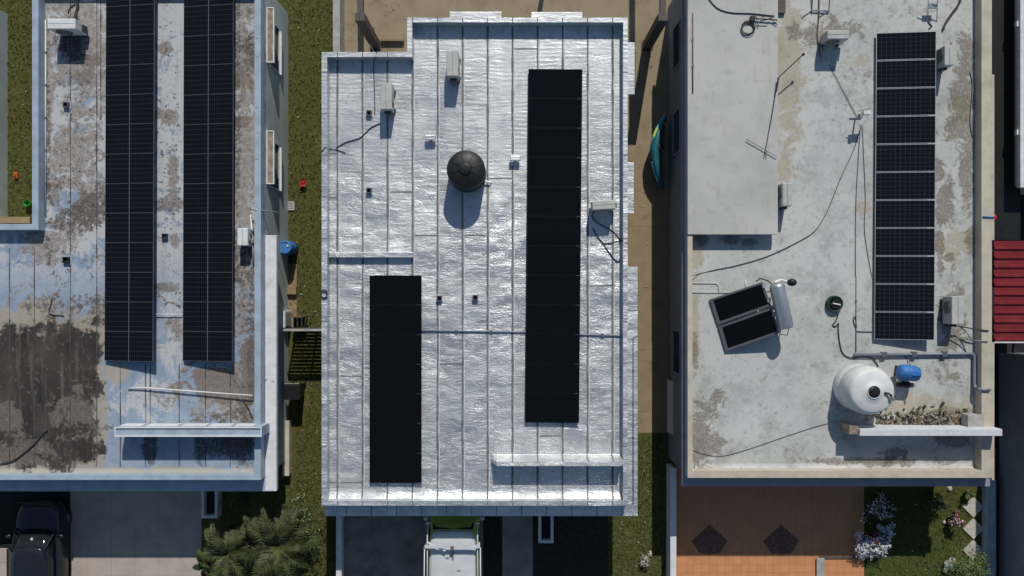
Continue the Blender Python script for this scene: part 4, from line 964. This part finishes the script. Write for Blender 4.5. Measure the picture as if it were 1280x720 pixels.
# red float hanging over the right parapet
x, y = W(1241, 272, 3.2)
o = thing('float', 'small red plastic float hanging at the outer edge of the beige parapet', 'float', (x, y, 2.75))
MB().lathe([(.04, -.04), (.12, .02), (.16, .1), (.13, .2), (.05, .28)], (x, y, 3.02), 16).build('bulb', 'redplastic', o, smooth=True)
MB().tube([(x, y, 3.2), (x-.05, y, ZT+.03), (x-.42, y+.02, ZT+.03)], .025, 7).build('strap', 'blue', o)

# ------------------------------------------------------------------ GROUND OBJECTS
# rear patio shade frame: posts with beams running north
o = thing('shade_frame', 'charcoal steel posts and beams of a patio shade frame behind the silver house', 'shade frame', W3(640, 30, 0))
for a, b in ((470, 57), (809, 57)):
    x, y = W(a, b, 0); MB().box(x-.17, x+.17, y-.14, y+.14, .012, 3.2).build('post', 'darkpost', o, bevel=.01)
    MB().box(x-.24, x+.24, y-.2, y+.2, .005, .011).build('base_plate', 'rust', o)
for a in (470, 809):
    x, y = W(a, 57, 0); MB().box(x-.10, x+.10, y+.145, y+7, 2.98, 3.18).build('beam', 'darkpost', o)
    MB().box(x-.10, x+.10, y+6.7, y+6.9, 0, 2.97).build('rear_post', 'darkpost', o)
x, y = W(690, 0, 0); MB().box(x-.08, x+.08, y+2.4, y+2.55, 0, 3.3).build('rear_post', 'darkpost', o)
MB().box(W(470, 0)[0]+.12, W(809, 0)[0]-.12, W(0, 57)[1]+6.72, W(0, 57)[1]+6.88, 3.0, 3.15).build('beam', 'darkpost', o)
# block bench on patio
x0, x1, y0, y1 = rect(476, 41, 505, 51, .2)
o = thing('bench', 'low concrete block bench on the tan patio beside the silver parapet', 'bench', ((x0+x1)/2, (y0+y1)/2, 0))
MB().box(x0, x1, y0, y1, .12, .2).build('seat', 'patio', o, bevel=.01)
for a in (x0+.08, x1-.22): MB().box(a, a+.14, y0+.04, y1-.04, 0, .119).build('support', 'patio', o)
o = thing('broom', 'pale broom handle leaning on the patio beside the charcoal post', 'broom', W3(462, 60, 0)); MB().tube([W3(460, 50, .9), W3(468, 66, .1)], .02, 6).build('handle', 'pvc', o); MB().box(*rect(463, 62, 473, 67, .1), .01, .12).build('brush', 'black', o)
# kayak on its side
def kayak():
    z = .42; a = Vector(W3(834, 142, .55)); b = Vector(W3(829, 240, .35))
    o = thing('kayak', 'teal kayak with aqua edge lying on its side by the grey wall', 'kayak', ((a.x+b.x)/2, (a.y+b.y)/2, 0))
    rings = []; n = 20
    for i in range(n+1):
        t = i/n; w_ = max(.02, math.sin(math.pi*t)**.62); c_ = a.lerp(b, t)+Vector((-.36*math.sin(math.pi*t), 0, 0))
        rings.append([(c_.x+.19*w_*math.cos(q)-.14*w_*math.sin(q), c_.y, .46+.42*w_*math.sin(q)+.1*w_*math.cos(q)) for q in [2*math.pi*k/14 for k in range(14)]])
    MB().loft(rings).build('hull', 'teal', o, smooth=True)
    def edge(t0, t1, mat, nm, r0=.035, lift=0):
        pts = []
        for i in range(13):
            t = t0+(t1-t0)*i/12; w_ = max(.02, math.sin(math.pi*t)**.62); c_ = a.lerp(b, t)+Vector((-.36*math.sin(math.pi*t), 0, 0)); q = 2.2
            pts.append((c_.x+.20*w_*math.cos(q)-.15*w_*math.sin(q), c_.y, .46+.44*w_*math.sin(q)+.1*w_*math.cos(q)+lift))
        MB().tube(pts, r0, 7).build(nm, mat, o, smooth=True)
    edge(.01, .5, 'aqua', 'edge_stripe', .055); edge(.2, .32, 'lime', 'decal', .058, .01); edge(.34, .62, 'black', 'deck_strap', .03, .04); edge(.62, .98, 'teal', 'edge_stripe', .04)
    c_ = a.lerp(b, .45)+Vector((-.30, 0, 0)); MB().lathe([(.11, 0), (.12, .02), (.1, .04)], (c_.x+.06, c_.y, .83), 18).build('cockpit', 'black', o)
    MB().lathe([(.04, 0), (.04, .04)], (a.x-.12, a.y-.45, .75), 10).build('hatch', 'orangepl', o)
kayak()
# grey sheet leaning at right house wall
o = thing('board', 'grey ribbed board leaning against the shaded grey wall', 'board', W3(842, 510, 0))
q = [W3(834, 474, .3), W3(851, 480, 1.6), W3(851, 549, 1.6), W3(834, 540, .3)]
quad3(*q, t=.03).build('sheet', 'aggr', o)
# blue drum
x, y = W(356, 309, .98)
o = thing('drum', 'bright blue plastic drum standing against the mint wall', 'drum', (x, y, 0))
prof = [(.22, 0), (.25, .03), (.25, .3), (.262, .32), (.25, .34), (.25, .64), (.262, .66), (.25, .68), (.25, .95), (.23, .98)]
MB().lathe(prof, (x, y, 0), 28).build('drum_body', 'blue', o, smooth=True); MB().lathe([(.24, .981), (.24, 1.02), (.2, 1.03), (.19, 1.0), (.05, 1.0)], (x, y, 0), 28).build('lid', 'bluelid', o)
MB().lathe([(.04, 1.0), (.04, 1.04)], (x+.12, y+.05, 0), 10).build('bung', 'white', o)
# slatted gate between houses with pale top rail
gx0, gy = W(354, 412.5, 1.75); gx1 = W(412, 0, 1.75)[0]
o = thing('gate', 'slatted side gate with a pale top rail spanning the grass strip between the houses', 'gate', ((gx0+gx1)/2, gy, 0))
MB().box(gx0, gx1, gy-.04, gy+.04, 1.68, 1.75).build('top_rail', 'concrete', o)
for k in range(13):
    z = .12+k*.12; MB().box(gx0+.03, gx1-.03, gy-.012, gy+.012, z, z+.072).build('slat', 'darkpost', o)
for xx in (gx0, (gx0+gx1)/2, gx1): MB().box(xx-.03, xx+.03, gy-.03, gy+.03, 0, 1.679).build('post', 'darkpost', o)
# black bin
x0, x1, y0, y1 = rect(355, 481, 374, 499, 1.05)
o = thing('wheeled_bin', 'black wheeled rubbish bin standing beside the white side ledge', 'bin', ((x0+x1)/2, (y0+y1)/2, 0))
xm, ym = (x0+x1)/2, (y0+y1)/2
MB().loft([[(xm-w_, ym-d_, z), (xm+w_, ym-d_, z), (xm+w_, ym+d_, z), (xm-w_, ym+d_, z)] for w_, d_, z in ((.21, .22, .06), (.28, .27, .96))]).build('bin_body', 'black', o)
MB().box(xm-.30, xm+.30, ym-.30, ym+.26, .965, 1.03).build('lid', 'black', o, bevel=.02)
MB().tube([(xm-.27, ym+.30, 1.0), (xm+.27, ym+.30, 1.0)], .022, 8).build('handle', 'cablegrey', o)
for sx in (-.24, .24): MB().tube([(xm+sx-.03, ym+.22, .1), (xm+sx+.03, ym+.22, .1)], .1, 14).build('wheel', 'rubber', o)
# folding crate/chair by the gate
o = thing('garden_chair', 'black garden chair with white straps on the tan path above the gate', 'chair', W3(374, 404, 0))
x, y = W(374, 402, .42)
MB().box(x-.22, x+.22, y-.2, y+.2, .38, .42).build('seat', 'black', o)
for sx in (-.2, .2):
    for sy in (-.18, .18): MB().box(x+sx-.02, x+sx+.02, y+sy-.02, y+sy+.02, 0, .379).build('leg', 'black', o)
MB().box(x-.22, x+.22, y+.17, y+.21, .421, .82).build('backrest', 'rust', o)
for sx in (-.06, .10): MB().box(x+sx-.022, x+sx+.022, y-.19, y+.16, .422, .45).build('strap', 'white', o)
# concrete steps/utility boxes by the wall
o = thing('utility_box', 'grey utility cabinet standing against the mint wall near the gate', 'cabinet', W3(351, 396, 0))
x0, x1, y0, y1 = rect(347.5, 389, 356, 410, .9); MB().box(x0, x1, y0, y1, 0, .9).build('cabinet_body', 'aggr', o, bevel=.015); MB().box(x1+.001, x1+.015, y0+.06, y1-.06, .1, .82).build('door', 'concrete', o)
o = thing('concrete_slab', 'tan concrete block edge on the path below the blue drum', 'block', W3(361, 370, 0)); x0, x1, y0, y1 = rect(351, 359, 370, 368, .2); MB().box(x0, x1, y0, y1, .005, .2).build('block', 'patio', o, bevel=.01)
x0, x1, y0, y1 = rect(358, 251.5, 368, 263, .05)
o = thing('drain_cover', 'pale square drain cover in the grass strip', 'drain cover', ((x0+x1)/2, (y0+y1)/2, 0)); MB().box(x0, x1, y0, y1, .0, .05).build('slab', 'concrete', o, bevel=.008)
for k in range(3): yy = y0+(y1-y0)*(k+1)/4; MB().box(x0+.05, x1-.05, yy-.012, yy+.012, .0505, .056).build('slot', 'cablegrey', o)
def flower(label, px, py, s_):
    x, y = W(px, py, .15); o = thing('flower', label, 'flower', (x, y, 0)); mb = MB()
    for k in range(14):
        a = k*2.4; r = s_*(.25+.7*random.random()); z = .12+random.random()*.1; cx, cy = x+r*math.cos(a), y+r*math.sin(a); q = s_*.5
        mb.add([(cx-q, cy, z), (cx, cy-q, z+.02), (cx+q, cy, z), (cx, cy+q, z+.04)], [(0, 1, 2, 3)])
    mb.build('petals', 'redplastic', o); MB().tube([(x, y, 0), (x, y, .13)], .012, 5).build('stem', 'leafmid', o)
    MB().box(x-.12, x-.04, y-.1, y-.03, .005, .05).build('tag', 'white', o)
flower('small red flower cluster in the grass strip between the houses', 378, 229, .13)
# courtyard toys
x, y = W(19, 219, .1); o = thing('toy', 'small orange plastic toy on the courtyard grass', 'toy', (x, y, 0)); MB().box(x-.07, x+.07, y-.13, y+.13, .01, .1).build('body', 'orangepl', o, bevel=.03); MB().box(x-.03, x+.03, y-.05, y+.05, .1, .16).build('knob', 'orangepl', o, bevel=.01)
x, y = W(35, 254, .15); o = thing('bucket', 'small green plastic bucket on the courtyard grass', 'bucket', (x, y, 0)); MB().lathe([(.09, 0), (.13, .24), (.12, .24), (.085, .03)], (x, y, 0), 16).build('bucket_body', 'greenpl', o); MB().tube([(x-.12, y, .24), (x-.08, y-.1, .27), (x+.08, y-.1, .27), (x+.12, y, .24)], .01, 5).build('handle', 'greenpl', o)
lowwall('tan sill wall at the foot of the courtyard grass', -60, 271, 37, 279, .5, 'patio')
# hollow planter frames in front of the houses
def planter(label, px0, py0, px1, py1, h=.45):
    x0, x1, y0, y1 = rect(px0, py0, px1, py1, h); o = thing('planter', label, 'planter', ((x0+x1)/2, (y0+y1)/2, 0))
    q = [(x0, y0), (x1, y0), (x1, y1), (x0, y1)]; MB().ring(q, inset(q, .11), 0, h).build('box', 'white', o, bevel=.01); MB().prism(inset(q, .112), 0, .2).build('soil', 'soil', o)
planter('white planter box at the front of the peeling house', 251.5, 606, 272, 648)
planter('white planter box at the front of the silver house', 673, 630, 692, 679)

# ------------------------------------------------------------------ VEHICLES
def sup(cx, cy, hw, hd, z, e=4, n=24):       # superellipse ring in plan
    out = []
    for k in range(n):
        t = 2*math.pi*k/n; c_, s_ = math.cos(t), math.sin(t)
        out.append((cx+hw*math.copysign(abs(c_)**(2/e), c_), cy+hd*math.copysign(abs(s_)**(2/e), s_), z))
    return out
def wheel(o, x, y, r=.33, w_=.22):
    t = MB().tube([(x-w_/2, y, r), (x+w_/2, y, r)], r, 22).build('wheel', 'rubber', o); MB().tube([(x-w_/2-.006, y, r), (x+w_/2+.006, y, r)], r*.6, 16).build('rim', 'aludull', t)
def car():
    x, yr = W(35, 676, 1.42)                                  # front edge of the roof
    o = thing('car', 'black car parked nose in under the eave of the peeling house', 'car', (x, yr-.8, 0))
    cy = yr-.9; hw = .88
    MB().loft([sup(x, cy, hw*.93, 2.08, .22, 5), sup(x, cy, hw, 2.2, .42, 5), sup(x, cy, hw, 2.22, .66, 5), sup(x, cy-.02, hw*.95, 2.12, .86, 5), sup(x, cy-.05, hw*.86, 1.98, .93, 4.5)]).build('body', 'carblack', o, smooth=True)
    MB().loft([sup(x, cy-.35, hw*.86, 1.58, .90, 5), sup(x, cy-.42, hw*.80, 1.34, 1.18, 5), sup(x, cy-.47, hw*.70, 1.12, 1.405, 5)]).build('glasshouse', 'glass', o, smooth=True)
    MB().loft([sup(x, cy-.47, hw*.72, 1.14, 1.395, 5), sup(x, cy-.47, hw*.70, 1.10, 1.44, 5), sup(x, cy-.47, hw*.55, .9, 1.46, 5)]).build('roof', 'carblack', o, smooth=True)
    for s_ in (-1, 1):
        MB().tube([(x+s_*hw*.86, cy+1.22, .9), (x+s_*hw*.70, cy+.60, 1.405)], .035, 6).build('pillar', 'carblack', o)
        m_ = MB().loft([sup(x+s_*(hw+.09), cy+.95, .10, .06, z, 3, 12) for z in (.92, .98, 1.06)]).build('mirror', 'carblack', o, smooth=True)
        MB().box(x+s_*(hw+.01), x+s_*(hw+.17), cy+.885, cy+.89, .94, 1.04).build('mirror_glass', 'alu', m_)
        MB().box(x+s_*.45, x+s_*.78, cy+2.10, cy+2.17, .62, .76).build('headlight', 'glass', o, bevel=.02)
        MB().box(x+s_*.5, x+s_*.8, cy-2.2, cy-2.12, .66, .82).build('tail_light', 'redplastic', o, bevel=.02)
        for yy in (1.35, -1.35): wheel(o, x+s_*(hw-.17), cy+yy)
    MB().box(x-.02, x+.06, cy+.86, cy+.94, 1.20, 1.24).build('windscreen_sticker', 'white', o)
car()
def van():
    zr_ = 1.95; x = W(566, 0, zr_)[0]; yf = W(0, 664, zr_)[1]             # front edge of the roof
    o = thing('work_van', 'white work van with lime green sides and a pipe ladder rack on the dark driveway', 'van', (x, yf-2, 0))
    hw = .93; L = 3.6; yb = yf-L; cy = (yf+yb)/2
    MB().loft([sup(x, cy+.5, hw*.96, L/2+.62, .30, 7), sup(x, cy+.5, hw, L/2+.68, .5, 7), sup(x, cy+.5, hw, L/2+.66, .85, 7), sup(x, cy+.35, hw*.99, L/2+.42, 1.05, 7)]).build('body', 'lime', o, smooth=False)
    MB().loft([sup(x, cy+.25, hw*.985, L/2+.32, 1.051, 8), sup(x, cy+.1, hw*.965, L/2+.12, 1.5, 8), sup(x, cy+.0, hw*.93, L/2+.02, 1.82, 8)]).build('upper_body', 'lime', o, smooth=False)
    MB().loft([sup(x, cy, hw*.90, L/2, 1.815, 8), sup(x, cy, hw*.88, L/2-.03, 1.90, 8), sup(x, cy-.02, hw*.80, L/2-.16, 1.945, 7), sup(x, cy-.02, hw*.5, L/2-.5, 1.955, 7)]).build('roof', 'vanwhite', o, smooth=True)
    ws = MB().add([(x-hw*.82, yf+.36, 1.08), (x+hw*.82, yf+.36, 1.08), (x+hw*.78, yf+.035, 1.80), (x-hw*.78, yf+.035, 1.80), (x-hw*.82, yf+.33, 1.06), (x+hw*.82, yf+.33, 1.06), (x+hw*.78, yf+.0, 1.78), (x-hw*.78, yf+.0, 1.78)],
                  [(0, 1, 2, 3), (7, 6, 5, 4), (0, 4, 5, 1), (1, 5, 6, 2), (2, 6, 7, 3), (3, 7, 4, 0)]).build('windscreen', 'glass', o)
    for s_ in (-1, 1):
        MB().box(x+s_*hw*.955, x+s_*(hw*.99), yf-1.0, yf-.1, 1.1, 1.65).build('side_window', 'glass', o)
        MB().loft([sup(x+s_*(hw+.10), yf+.28, .09, .07, z, 3, 12) for z in (1.08, 1.2, 1.34)]).build('mirror', 'vanwhite', o, smooth=True)
        MB().box(x+s_*.5, x+s_*.82, yf+.98, yf+1.02, .66, .84).build('headlight', 'alu', o)
        for yy in (.45, -2.6): wheel(o, x+s_*(hw-.1), yf+yy)
    # rack
    rk = MB(); zt_ = 2.18; ycb = W(0, 683, zt_)[1]
    for s_ in (-1, 1):
        xs = x+s_*.90
        rk.tube([(xs, yf-.02+.32, zt_-.22), (xs, yf-.15, zt_-.06), (xs, yb+.1, zt_-.06)], .024, 8)
        rk.tube([(xs-.08, yf+.3, zt_-.22), (xs+.08, yf+.3, zt_-.22)], .04, 8)
        for yy in (ycb, yf-2.2): rk.tube([(xs+s_*.05, yy, 1.15), (xs+s_*.05, yy, zt_)], .026, 8); rk.tube([(xs-.09, yy, zt_), (xs+.09, yy, zt_)], .05, 8)
        rk.tube([(xs+s_*.10, ycb-.05, zt_-.03), (xs+s_*.13, yb+.2, zt_-.05)], .02, 6)
    rk.build('ladder_rack', 'pvc', o, smooth=True)
    MB().box(x-.96, x+.96, yf-2.255, yf-2.145, zt_-.01, zt_+.05).build('crossbar', 'vanwhite', o)
    cb = MB()
    for yy in (ycb,): cb.box(x-.96, x+.96, yy-.055, yy+.055, zt_-.01, zt_+.05)
    MB().tube([(x-.92, ycb+.14, zt_-.03), (x-.25, ycb-.18, zt_-.05)], .04, 8).build('brace', 'vanwhite', o)
    cb.build('crossbar', 'vanwhite', o)
    MB().box(x-.06, x+.06, ycb-.10, ycb+.03, zt_+.051, zt_+.10).build('lamp', 'rust', o)
    MB().box(x-.035, x+.035, ycb-.55, ycb-.2, 1.956, 1.985).build('roof_latch', 'cablegrey', o)
    for dx, dy in ((.22, -.95), (-.2, -.5), (.45, -1.25)): MB().box(x+dx-.06, x+dx+.06, ycb+dy-.03, ycb+dy+.03, 1.94, 1.965).build('roof_bolt', 'cablegrey', o)
van()

# ------------------------------------------------------------------ PLANTS
def palm(label, px, py, h, nf, flen, mat='leafdark', group=None, lean=0):
    x, y = W(px, py, h); o = thing('palm', label, 'palm', (x, y, 0), group=group)
    MB().tube([(x+.05, y, 0), (x, y+.02, h*.5), (x, y, h*.95)], [.13, .10, .09], 9).build('trunk', 'bark', o)
    mb = MB()
    for k in range(nf):
        a = k*2.399+random.uniform(-.2, .2); el = random.uniform(.15, 1.05) if k > nf*.3 else random.uniform(.8, 1.3); L = flen*random.uniform(.8, 1.1)
        pts = []; p = Vector((x, y, h)); n = 15; ang = el
        for i in range(n+1):
            pts.append(p.copy()); ang -= .115+random.uniform(0, .03); p = p+Vector((math.cos(a)*math.cos(ang), math.sin(a)*math.cos(ang), math.sin(ang)))*(L/n)
        mb.tube(pts, [.018*(1-i/(n+2)) for i in range(n+1)], 4)
        side = Vector((-math.sin(a), math.cos(a), 0))
        for i in range(1, n+1):
            d = (pts[i]-pts[i-1]).normalized()
            for sub in (0, .4):
                c_ = pts[i-1].lerp(pts[i], sub); ll = L*.20*math.sin(math.pi*min(1, (i+sub)/(n+1.5))**.7)+.05
                for s_ in (-1, 1):
                    dr_ = (side*s_*.8+d*.65+Vector((0, 0, random.uniform(-.35, .05)))).normalized(); wv = d*.03
                    t = c_+dr_*ll*random.uniform(.8, 1.1); m_ = c_.lerp(t, .5)+Vector((0, 0, .03))
                    mb.add([tuple(c_-wv), tuple(c_+wv), tuple(m_+wv*.9), tuple(t), tuple(m_-wv*.9)], [(0, 1, 2, 3, 4)])
    mb.build('crown', mat, o)
palm('bushy dark palm with an orange trunk foot at the front of the peeling house', 284, 692, 1.5, 20, 1.6)
palm('dark feathery palm in the corner between the driveway and the grass', 347, 681, 1.9, 24, 1.95)
palm('low dark palm at the lower edge below the planter box', 320, 716, 1.2, 16, 1.0)
palm('small young palm with upright fronds left of the bushy palm', 262, 702, .9, 12, .8, 'leafmid')
def shrub(label, px, py, h, r, n, leaf, mat, cat='shrub', name='shrub', mats2=None, flat=.8, group=None):
    x, y = W(px, py, h*.8); o = thing(name, label, cat, (x, y, 0), group=group)
    st = MB()
    for k in range(5):
        a = k*1.3; st.tube([(x, y, 0), (x+r*.3*math.cos(a), y+r*.3*math.sin(a), h*.45), (x+r*.6*math.cos(a), y+r*.6*math.sin(a), h*.75)], [.03, .02, .008], 5)
    st.build('stem', 'stem', o)
    mb = MB(); cl = [(random.gauss(0, .45)*r, random.gauss(0, .45)*r, random.uniform(.45, .95)*h) for _ in range(max(6, n//60))]
    for i in range(n):
        c_ = random.choice(cl); u = Vector((random.gauss(0, 1), random.gauss(0, 1), random.gauss(0, 1))).normalized()*random.uniform(.3, 1)*r*.42
        p = Vector((x+c_[0]+u.x, y+c_[1]+u.y, max(.03, c_[2]+u.z*flat)))
        nrm = (u.normalized()+Vector((random.uniform(-.6, .6), random.uniform(-.6, .6), .7+random.uniform(0, .6)))).normalized()
        t = nrm.cross(Vector((random.uniform(-1, 1), random.uniform(-1, 1), .1))).normalized(); b = nrm.cross(t); s_ = leaf*random.uniform(.6, 1.3)
        mb.add([tuple(p-t*s_), tuple(p+b*s_*.45), tuple(p+t*s_), tuple(p-b*s_*.45)], [(0, 1, 2, 3)], random.randrange(len(mats2)) if mats2 else 0)
    mb.build('foliage', mats2 or mat, o)
shrub('light olive loose shrub behind the palms at the grass edge', 372, 655, 1.6, .8, 1500, .055, 'leafmid', mats2=['leafmid', 'leafmid', 'leafdark', 'leafpale'])
shrub('dark shrub in the shade beside the white planter box', 300, 625, 1.0, .5, 600, .05, 'leafdark')
shrub('white flowering shrub with a dark red centre beside the orange tiles', 1092, 684, .6, .55, 1900, .05, 'petal', mats2=['petal', 'petal', 'petal', 'leafdark'])
shrub('smaller white flowering shrub adjoining the large white one', 1110, 665, .55, .34, 800, .05, 'petal', mats2=['petal', 'petal', 'leafdark'])
shrub('dark red leafed shrub between the two white flowering shrubs', 1094, 672, .95, .2, 260, .05, 'redleaf', mats2=['redleaf', 'soil'])
shrub('shaded grey green bush under the front eave above the white flowers', 1105, 634, .8, .6, 1100, .05, 'leafdark', mats2=['leafdark', 'leafdark', 'petal'])
shrub('dark red spiky plant beside the stepping stones', 1197, 652, .6, .32, 420, .06, 'redleaf', mats2=['redleaf', 'leafdark', 'redleaf', 'petal'])
shrub('round pale green bush at the bottom edge beside the garden wall', 1214, 716, 1.1, .75, 3800, .035, 'leafpale', mats2=['leafpale', 'leafpale', 'leafmid'])
shrub('small pale plant in the corner between eave and stepping stones', 1213, 619, .5, .2, 240, .045, 'leafmid', mats2=['leafmid', 'leafpale'])
shrub('dark leafy shrub in the shade left of the red spiky plant', 1172, 632, .8, .5, 700, .05, 'leafdark')
shrub('low weeds growing at the lower edge of the grass beside the long low wall', 806, 705, .25, .35, 300, .05, 'leafmid', mats2=['leafmid', 'beige'])
# stepping stones, diamonds
for i, (px, py) in enumerate(((1217, 634), (1217, 661), (1217, 688))):
    x, y = W(px, py, .05); r = .40
    tag(MB().prism([(x-r, y), (x, y-r), (x+r, y), (x, y+r)], .004, .05).build('stepping_stone', 'stone'), ['diamond stepping stone nearest the beige front eave', 'middle diamond stepping stone of three beside the garden wall', 'diamond stepping stone nearest the pale green bush'][i], 'stepping stone', 'diamond stepping stones by the garden wall')
mb = MB()
def rocks(label, pts, mat='stone'):
    mb = MB()
    for px, py, r in pts:
        x, y = W(px, py, r); mb.loft([[(x+r*f_*math.cos(q)*random.uniform(.85, 1.15), y+r*f_*math.sin(q)*random.uniform(.85, 1.15), z*r) for q in [2*math.pi*k/9 for k in range(9)]] for f_, z in ((.7, 0), (1, .4), (.8, .9), (.3, 1.15))])
    return mb
for i, (px, py, r, lb) in enumerate(((1187, 707, .18, 'largest pale rock beside the pale green bush'), (1192, 701, .13, 'pale rock at the top of the cluster by the pale green bush'), (1183, 713, .12, 'small pale rock at the lower left of the rock cluster'), (1181, 653, .07, 'white pebble beside the dark red spiky plant'), (1188, 611, .1, 'pale stone just under the beige front eave'))):
    x, y = W(px, py, r); tag(rocks('', [(px, py, r)]).build('rock', 'stone'), lb, 'rock', 'pale rocks in the front garden')
mb = MB()
for x0, y0, x1, y1, n in ((348, 20, 402, 650, 130), (770, 30, 832, 540, 60), (772, 548, 832, 715, 60), (432, 4, 505, 60, 25), (1110, 630, 1205, 715, 40), (2, 60, 36, 270, 25)):
    for k in range(n):
        x, y = W(random.uniform(x0, x1), random.uniform(y0, y1)); a = random.uniform(0, 6.28); r = random.uniform(.015, .05); z = random.uniform(.012, .05)
        mb.add([(x+r*math.cos(a+q*1.57)*(1 if q % 2 else .5), y+r*math.sin(a+q*1.57)*(1 if q % 2 else .5), z+(.012 if q % 2 else 0)) for q in range(4)], [(0, 1, 2, 3)], random.choice((0, 0, 1, 2)))
tag(mb.build('leaf_litter', ['hoodtop', 'soil', 'stone']), 'dry leaves and crumbs scattered over the side yards', 'leaf litter', kind='stuff')
# hole / dark inlays on the orange drive
for i, (px, py) in enumerate(((887, 678), (976.5, 678))):
    x, y = W(px, py, .008); r = .70
    mb = MB().add([(x-r, y+.05, .008), (x-r*.55, y-.42, .008), (x, y-r*.66, .008), (x+r*.55, y-.42, .008), (x+r, y+.05, .008), (x, y+r, .008)], [(0, 1, 2, 3, 4, 5)])
    struct('tile_inlay', mb, 'inlay')
x0, x1, y0, y1 = rect(1025, 696, 1080, 699, .1)
tag(MB().box(x0, x1, y0, y1, .004, .05).build('gate_track', 'darkpost'), 'dark metal gate track set in the orange tiles', 'gate track')
